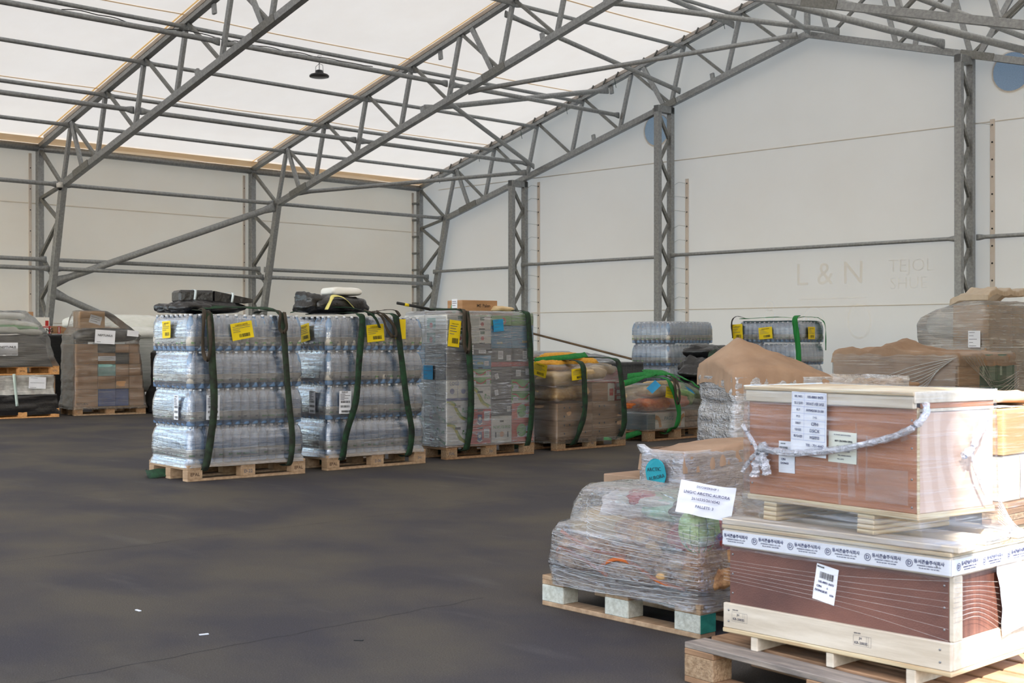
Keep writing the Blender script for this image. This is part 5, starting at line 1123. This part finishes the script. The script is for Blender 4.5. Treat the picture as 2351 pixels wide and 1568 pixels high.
WM = stretch_wrap(FM, [(.115, .04, .99, -.02, .78), (.15, .035, .985, -.02, .78), (.22, .02, .98, -.03, .77), (.30, .04, .97, -.025, .76), (.37, .045, .96, -.015, .72), (.41, .08, .96, .0, .70), (.425, .14, .96, .01, .60), (.50, .15, .95, .02, .54), (.56, .19, .88, .03, .46), (.585, .215, .72, .05, .40), (.59, .25, .66, .09, .36)], filmM, 'creased shiny film around the net sacks', seed=40, amp=.02, rr=.09, fx=3.5, fz=7, dz=.02)
e = empty('film_strings', 'taut film strings pulled down over the front of the net sack load', 'film', FM)
for k in range(16): 
    z = .6-.03*k; film_pull(e, [(.34 if z > .40 else .10, -.03, z*.88+.01), (.4, -.035, z*.82+.0), (.98, -.02, z*.62+.06)], .0022, film_white, 'film_string', seed=k)
sh = sheet('paper_label', .235, .145, paper, None, None, curl=.02, n=12, seed=3); sh.parent = WM; sh.matrix_local = T(.955, .06, .575)@RZ(38)@RX(66)@RZ(-9)
for (t, y, s) in (('DS/OSKERSHIP 1', .05, .013), ('LNG/C ARCTIC AURORA', .022, .0175), ('2616535/2616542', -.004, .0165), ('PALLETS: 3', -.036, .0165)): text(t, s, ink_blue, sh, -.0, y, .014, bold=.008)

# ================================================================ crates on the big pallet, front right
FP = T(-2.99, 3.845, 0)@RZ(-7)
pp = pallet(FP, 'weathered wooden pallet with grey front board under the stacked crates', L=1.28, W=.82, H=.146, wood=brown_wood, blk=pallet_block, ndeck=6)
db = [c for c in pp.children if c.name.startswith('deck_board')]
d0 = min(db, key=lambda c: c.location.y); d0.data = box_mesh(1.28, .11, .022, grey_wood, .003); d0['label'] = 'weathered grey front deck board'
pallet(T(-3.05, 4.74, 0)@RZ(-3), 'brown wooden pallet behind the stacked crates', L=1.25, W=.8, wood=brown_wood, blk=pallet_block)
# lower crate: local x back to the right, local y back to the left
CL = T(-1.98, 3.896, .206)@RZ(88)
LX, LY, LH = .50, .865, .40
e = empty('lower_crate', 'large dark red plywood crate on pine runners with printed white tape under its lid', 'crate', CL)
box('front_panel', (0, 0, .01), (.012, LY, .34), plywood_dark, e); box('side_panel', (.012, 0, .01), (LX, .012, .34), plywood_dark, e)
box('side_panel', (.012, LY-.012, .01), (LX, LY, .34), plywood_dark, e); box('back_panel', (LX-.012, .012, .01), (LX, LY-.012, .34), plywood_dark, e)
bp = box('base_plank', (-.018, -.016, .004), (0, LY+.016, .094), pine, e); box('base_plank', (0, -.018, .004), (LX+.01, 0, .094), pine, e)
box('floor_board', (-.02, -.02, -.012), (LX+.012, LY+.018, .004), ply_edge, e)
tb = box('top_batten', (-.018, -.016, .30), (0, LY+.016, .362), pine, e); box('top_batten', (0, -.018, .30), (LX+.01, 0, .362), pine, e)
box('corner_post', (0, -.018, .094), (.055, 0, .30), pine, e); box('corner_post', (LX-.05, -.018, .094), (LX+.01, 0, .30), pine, e)
box('lid', (-.022, -.02, .364), (LX+.012, LY+.02, .378), ply_edge, e); box('lid_board', (-.02, -.045, .379), (.09, LY+.02, .40), pine, e); box('lid_board', (.2, -.02, .379), (.3, LY+.02, .40), pine, e); box('lid_board', (LX-.08, -.02, .379), (LX+.01, LY+.02, .40), pine, e)
for (y, wd) in ((.745, .03), (.43, .03), (.125, .035)): box('runner', (-.016, y-wd/2, -.062), (LX, y+wd/2, -.012), pine, e)
def screws(parent, pts, f='L', off=.002):
    for (a, z) in pts:
        o = lathe('screw', [(.004, 0), (.0035, .0015), (.001, .002)], bolt, parent, 8); o.matrix_local = (face_L if f == 'L' else face_R)(a, z, off)
screws(e, [(.015, .13), (.015, .20), (.015, .27), (LY-.015, .13), (LY-.015, .2), (LY-.015, .27)], 'L', .001)
screws(e, [(.02, .03), (.02, .07), (LY-.01, .03), (LY-.01, .07), (.03, .33)], 'L', .019)
# printed carton tape with the circled D mark
tp = box('printed_tape', (-.0205, -.0175, .306), (-.0182, LY+.017, .356), paper, e); tp2 = box('printed_tape', (-.0185, -.0205, .306), (LX+.01, -.0183, .356), paper, e)
def dmark(parent, mw, s=1):
    V = []; Fc = []; R = .0125*s
    for i in range(25):
        a = 2*PI*i/24
        for r in (R, R*.82): V.append((r*math.cos(a), r*math.sin(a), 0))
        if i: b = len(V); Fc.append((b-4, b-3, b-1, b-2))
    o = mesh_obj('tape_mark', V, Fc, ink_blue, parent, mw)
    return o
for f, n_, par, length in (('L', 6, tp, LY), ('R', 3, tp2, LX)):
    for i in range(n_):
        p = (.075+.153*i) if f == 'L' else (.04+.165*i)
        # tape boxes have their origin at their centre
        if f == 'L':
            base = face_L(p-LY/2, 0, .0019)
            q = base@T(-.052, 0, 0)
        else:
            base = face_R(p-LX/2+.04, 0, .0019); q = base@T(-.052, 0, 0)
        dmark(par, q)
        link(bpy.data.objects.new('tape_lettering', text_mesh('D', .018, ink_blue, 'CENTER', .02)), par, q)
        link(bpy.data.objects.new('tape_lettering', text_mesh('동서콘솔주식회사', .0145, ink_blue, 'CENTER', .02)), par, base@T(.018, .008, 0))
        link(bpy.data.objects.new('tape_lettering', text_mesh('DONGSUE CONSOL CO., LTD.', .0062, ink_blue, 'CENTER', .0)), par, base@T(.018, -.004, 0))
        link(bpy.data.objects.new('tape_lettering', text_mesh('TEL 051-467-0041  FAX 467-8061', .0052, ink_blue, 'CENTER', .0)), par, base@T(.018, -.012, 0))
for y in (LY-.06, .30):
    f = face_L(y-LY/2, .0, .0098)
    link(bpy.data.objects.new('stamp', text_mesh('JH', .011, ink_grey, 'CENTER', .0)), bp, f@T(-.008, .008, 0)); link(bpy.data.objects.new('stamp', text_mesh('KR-20035', .0125, ink_grey, 'CENTER', .01)), bp, f@T(-.006, -.008, 0))
    link(bpy.data.objects.new('stamp', text_mesh('KFRA-ISM', .006, ink_grey, 'LEFT', .0)), bp, f@T(-.033, .024, 0))
    o = rules(bp, [(-.035, -.017, .033, -.0163), (-.035, .0163, .033, .017), (-.035, -.017, -.0343, .017), (.0323, -.017, .033, .017), (.014, -.017, .0147, .017), (.022, -.017, .0227, .017)], ink_grey); o.matrix_local = f
sticker(e, face_L(.455, .215, .0012, -9), .088, .125, paper, [('FINNAIR', .0075, -.3, .43), ('105-8801 8475', .0105, .02, .03, ink_blue, 'CENTER', .015), ('CPH       6', .0105, -.12, -.1, ink_blue, 'CENTER', .015), ('DONGSUE', .0105, -.15, -.22, ink_blue, 'CENTER', .015), ('ICN', .009, .34, -.26, ink_blue, 'CENTER', .02)], (.0, .22, .6, .18), 51, curl=.002, name='paper_label')
pouch = sheet('document_pouch', .17, .24, paper, e, face_R(.36, .2, .021, 8)@RX(-4), curl=.02, n=10, seed=8); pouch['label'] = 'large white sheet glued on the right side'
# upper crate
CU = T(-2.079, 3.879, .675)@RZ(81.5)
UX, UY, UH = .41, .73, .40
e = empty('upper_crate', 'reddish plywood crate with Korean shipping sheet, topmost of the two front crates', 'crate', CU)
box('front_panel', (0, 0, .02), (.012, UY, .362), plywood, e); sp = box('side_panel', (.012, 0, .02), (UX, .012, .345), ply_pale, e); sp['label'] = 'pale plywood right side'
box('side_panel', (.012, UY-.012, .02), (UX, UY, .36), plywood, e); box('back_panel', (UX-.012, .012, .02), (UX, UY-.012, .36), plywood, e)
box('panel_edge', (-.003, -.003, .02), (.010, -.0002, .36), ply_edge, e)
box('floor_board', (-.006, -.006, .0), (UX+.004, UY+.006, .02), ply_edge, e)
box('top_batten', (-.02, .0, .357), (0, UY, .397), pine, e); box('top_batten', (.0, -.003, .347), (UX, .0, .357), pine, e)
box('side_batten', (.014, -.0015, .358), (UX, .0, .376), plywood, e)
box('lid', (-.024, -.004, .398), (UX+.006, UY+.004, .412), ply_edge, e); box('lid_board', (-.02, -.006, .376), (UX+.01, .0, .412), pine, e)
for (y, wd) in ((.63, .06), (.205, .07)):
    for k in range(4): box('skid_layer', (-.004+.001*k, y-wd/2, -.068+.017*k), (UX, y+wd/2, -.052+.017*k), ply_edge, e)
screws(e, [(.02, .04), (.02, .13), (.02, .23), (.02, .32), (UY-.015, .06), (UY-.012, .13), (UY-.01, .2)], 'L', .0008)
lab = sheet('shipping_sheet', .158, .222, paper, e, face_L(.43, .288, .021, -1.5)@RX(0), curl=.004, n=8, seed=4)
x1_, x2_ = -.046, .028
rowsL = [('B/L NO.', '105-8801 8475'), ('입고일자', '2026년 3월 28일'), ('FLT', 'AY042/30 21:50'), ('PCS', '1×6'), ('DEST', 'CPH'), ('대리점', 'DSCX'), ('특기사항', '30일반입')]
for i, (a, b) in enumerate(rowsL):
    y = .094-.0232*i; s2 = {'CPH': .016, 'DSCX': .0165}.get(b, .0118)
    text(a, .0105, ink_blue, lab, x1_, y, .0045, bold=.012); text(b, s2, ink_blue, lab, x2_, y, .0045, bold=.012)
text('TEL : 721-4447', .0128, ink_blue, lab, .03, -.073, .0045, bold=.014)
rules(lab, [(-.074, .1056-.0232*i-.0004, .074, .1056-.0232*i+.0004) for i in range(8)]+[(-.0744, -.0568, -.0736, .1056), (-.0204, -.0568, -.0196, .1056), (.0736, -.0568, .0744, .1056)], mat('pale blue ruling', (120, 140, 200), rough=.6), z=.004)
sticker(e, face_L(.548, .165, .0022, 0), .075, .112, paper, [('FINNAIR', .006, -.22, .42), ('105-8', .0105, -.14, .06, ink_blue, 'CENTER', .015), ('CPH', .0105, -.2, -.08, ink_blue, 'CENTER', .015), ('DONGS', .0105, -.12, -.2, ink_blue, 'CENTER', .015)], (-.2, .24, .5, .18), 53, curl=.001)
sticker(e, face_L(.30, .215, .0022, -1), .12, .105, mat('cream paper label', (226, 228, 214), rough=.6), [('IN TRANSIT (MADE IN KOREA)', .0052, .0, .40, ink_grey), ('M/V CROWN OPAL', .0088, .05, .2, ink, 'CENTER', .02), ('OF 0801-28/O/5355', .0072, .05, .03, ink, 'CENTER', .02), ('P.T NO. 26010088', .0068, .05, -.12, ink_grey), ('WELL MARINE SERVICE', .0056, .08, -.26, ink_grey), ('NO. 2 OF 2', .0056, -.05, -.38, ink_grey)], None, 54, curl=.001)
# pale residue marks left on the plywood
residue = set_alpha(mat('pale residue', (206, 180, 168), rough=.8), 'pale residue smear', .72)
for (y, z, a, b, r) in ((.12, .10, .17, .11, 0), (.265, .12, .03, .14, 3), (.24, .2, .008, .2, 2), (.20, .18, .007, .16, 0), (.315, .1, .012, .17, 1), (.05, .26, .03, .014, 20)):
    o = sheet('residue_mark', a, b, residue, e, face_L(y, z, .0006, r), curl=.0, n=1); 
# stretch film of the upper crate: skin, twisted rope band with a knot, flare down to the lower crate
SF = wrap_mat('very thin film', alpha=.012, streak=.20, scale=(2, 2, 60), rough=.1, bump=.25, gloss=.22, tilt=.09)
rope_m = wrap_mat('gathered film', alpha=.3, streak=.5, scale=(30, 30, 60), rough=.12, bump=1.0, gloss=1.0, tint=(226, 230, 244))
WU_ = stretch_wrap(CU, [(-.075, -.09, .50, -.09, .80), (-.06, -.05, .47, -.06, .77), (-.02, -.03, .43, -.035, .745), (.06, -.03, .415, -.022, .738), (.36, -.03, .415, -.015, .735), (.415, -.028, .42, -.014, .738)], SF, 'very thin stretch film around the upper crate flaring down to the lower one', seed=44, amp=.003, cap=False, rr=.01)
rope = [((-.03, .735, .27), (-.034, .70, .235), (-.036, .655, .185)), ((-.03, .735, .10), (-.034, .70, .14), (-.036, .655, .18))]
for k, p in enumerate(rope): film_pull(WU_, p, .016, rope_m, seed=k)
film_pull(WU_, [(-.036, .66, .185), (-.038, .62, .19), (-.036, .5, .185), (-.035, .35, .20), (-.034, .18, .235), (-.034, .06, .27), (-.03, -.005, .30), (.0, -.03, .34), (.02, -.02, .375)], .024, rope_m, seed=5)
sack_ = blob_mesh('film_knot', (.04, .05, .05), rope_m, 5, .02, .9, 18, 12, 14); o = bpy.data.objects.new('film_knot', sack_); link(o, WU_, T(-.04, .635, .18))
film_pull(WU_, [(-.042, .64, .17), (-.045, .655, .12), (-.044, .66, .09)], .035, rope_m, 'film_tail', seed=9, jag=.8); film_pull(WU_, [(-.042, .63, .17), (-.045, .61, .13), (-.044, .60, .10)], .035, rope_m, 'film_tail', seed=11, jag=.8)
film_pull(WU_, [(.33, -.03, .33), (.28, -.032, .27), (.24, -.034, .22), (.2, -.032, .2)], .026, rope_m, seed=13, jag=.7); film_pull(WU_, [(.24, -.034, .22), (.26, -.034, .15), (.33, -.03, .05)], .010, rope_m, seed=14)
for k in range(10): film_pull(WU_, [(.40, -.025, .06-.01*k), (.43, -.06, -.03-.005*k), (.47-.03*k, -.1, -.075)], .0018, rope_m, 'film_string', seed=k)
stretch_wrap(CL, [(.29, -.028, LX+.02, -.03, LY+.02), (.39, -.028, LX+.02, -.03, LY+.02), (.41, -.0, LX-.02, .0, LY-.02)], SF, 'thin film over the lid edge of the lower crate', seed=45, amp=.003, cap=False, rr=.01)
e = empty('film_strings', 'fine film strings drawn over the dark lower crate front', 'film', CL)
for k in range(7): film_pull(e, [(-.022, -.01, .29-.03*k+.008*math.sin(k*5)), (-.022, .4, .255-.017*k), (-.022, LY+.01, .25-.012*k)], .0007, film_white, 'film_string', seed=k)
for k in range(9): film_pull(e, [(-.01, -.022, .285-.016*k), (.15, -.022, .27-.014*k), (.3, -.022, .25-.02*k)], .0012, film_white, 'film_string', seed=k+30)

# ================================================================ boxes at the right edge
FQ = FR(-2.17, 4.70, 90)
e = empty('plywood_crate', 'plywood crate lowest in the stack at the right edge', 'crate', FQ)
box('side_panel', (.0, .0, .21), (.75, .012, .545), plywood, e); box('front_panel', (.0, .012, .21), (.012, .5, .545), plywood, e); box('batten', (.0, -.014, .15), (.75, .0, .24), pine, e); box('batten', (.2, -.014, .24), (.24, .0, .30), pine, e); box('lid', (-.01, -.01, .545), (.76, .51, .565), ply_edge, e); box('runner', (.05, .0, .146), (.12, .5, .21), pine, e); box('runner', (.6, .0, .146), (.67, .5, .21), pine, e)
pallet(FQ@T(-.02, -.02, .565), 'small low wooden pallet between the crate and the labelled box', L=.7, W=.5, H=.09, wood=brown_wood)
lb = carton(FQ, (-.02, -.005, .656), (.68, .45, .825), pine, 'pale wooden box with printed spares sheet, under the orange brown carton')
sticker(lb, face_R(-.05, .0, .2295, -1), .33, .158, mat('lilac white sheet', (216, 214, 236), rough=.7), [("SHIP'S SPARES", .012, -.1, .4, ink_blue), ('M/V CROWN', .026, -.02, .2, ink_blue), ('NORDKA AGENCY', .0105, -.1, .0, ink_blue), ('VORDINGBORGVEJ 6', .0095, -.1, -.12, ink_blue), ('4683 RONNEDE DENMARK', .0095, 0, -.22, ink_blue), ('ORDER NO.: OF0801', .012, 0, -.33, ink_blue), ('PACKAGE NO.', .012, .15, -.44, ink_blue)], None, 60, curl=.003)
ob = carton(FQ, (-.03, -.01, .828), (.6, .42, 1.0), card_orange, 'orange brown carton with white address label at the right edge')
sticker(ob, face_R(.06, -.005, .2165, 3), .22, .115, paper, [('SHIPS SPARES IN TRANSIT', .006, -.1, .38, ink_grey), ('MASTER OF M/V CROWN OPAL', .0098, 0, .15, ink, 'CENTER', .03), ('ORDER NO: OF 0801-28', .0095, -.06, -.05, ink, 'CENTER', .03), ('OUR REF. 26010088', .0075, -.1, -.2, ink_grey), ('SHIPPER WELL MARINE', .0055, -.15, -.33, ink_grey)], None, 61, curl=.002)
sack(FQ, (.3, .22, 1.025), (.5, .3, .06), kraft, 'crumpled brown paper on the orange brown carton', seed=170, lump=.05, name='paper_heap', cat='paper', e=.8, freq=5)
tag(sheet('paper_sheet', .2, .1, paper, None, FQ@T(.08, .06, 1.003), curl=.004, n=4), 'white paper sheet on the orange brown carton', 'paper')
stretch_wrap(FQ, [(.14, -.04, .78, -.03, .5), (.5, -.035, .77, -.025, .48), (.8, -.04, .7, -.02, .46), (1.0, -.04, .62, -.02, .43)], SF, 'thin film around the boxes at the right edge', seed=46, amp=.004, cap=False)
# small litter on the floor
for k, (x, y) in enumerate(((-5.55, 3.05), (-4.35, 3.4), (-4.9, 3.0), (-6.9, 2.6))):
    tag(box('litter_scrap', (-.02, -.006, 0), (.02, .006, .004), paper if k % 2 == 0 else cable_black, None, T(x, y, 0)@RZ(37*k), bev=.001), ['tiny white scrap on the open floor', 'tiny dark splinter on the floor near the net sack pallet', 'tiny white splinter on the floor at centre', 'tiny dark splinter on the floor at the lower left'][k], 'litter')
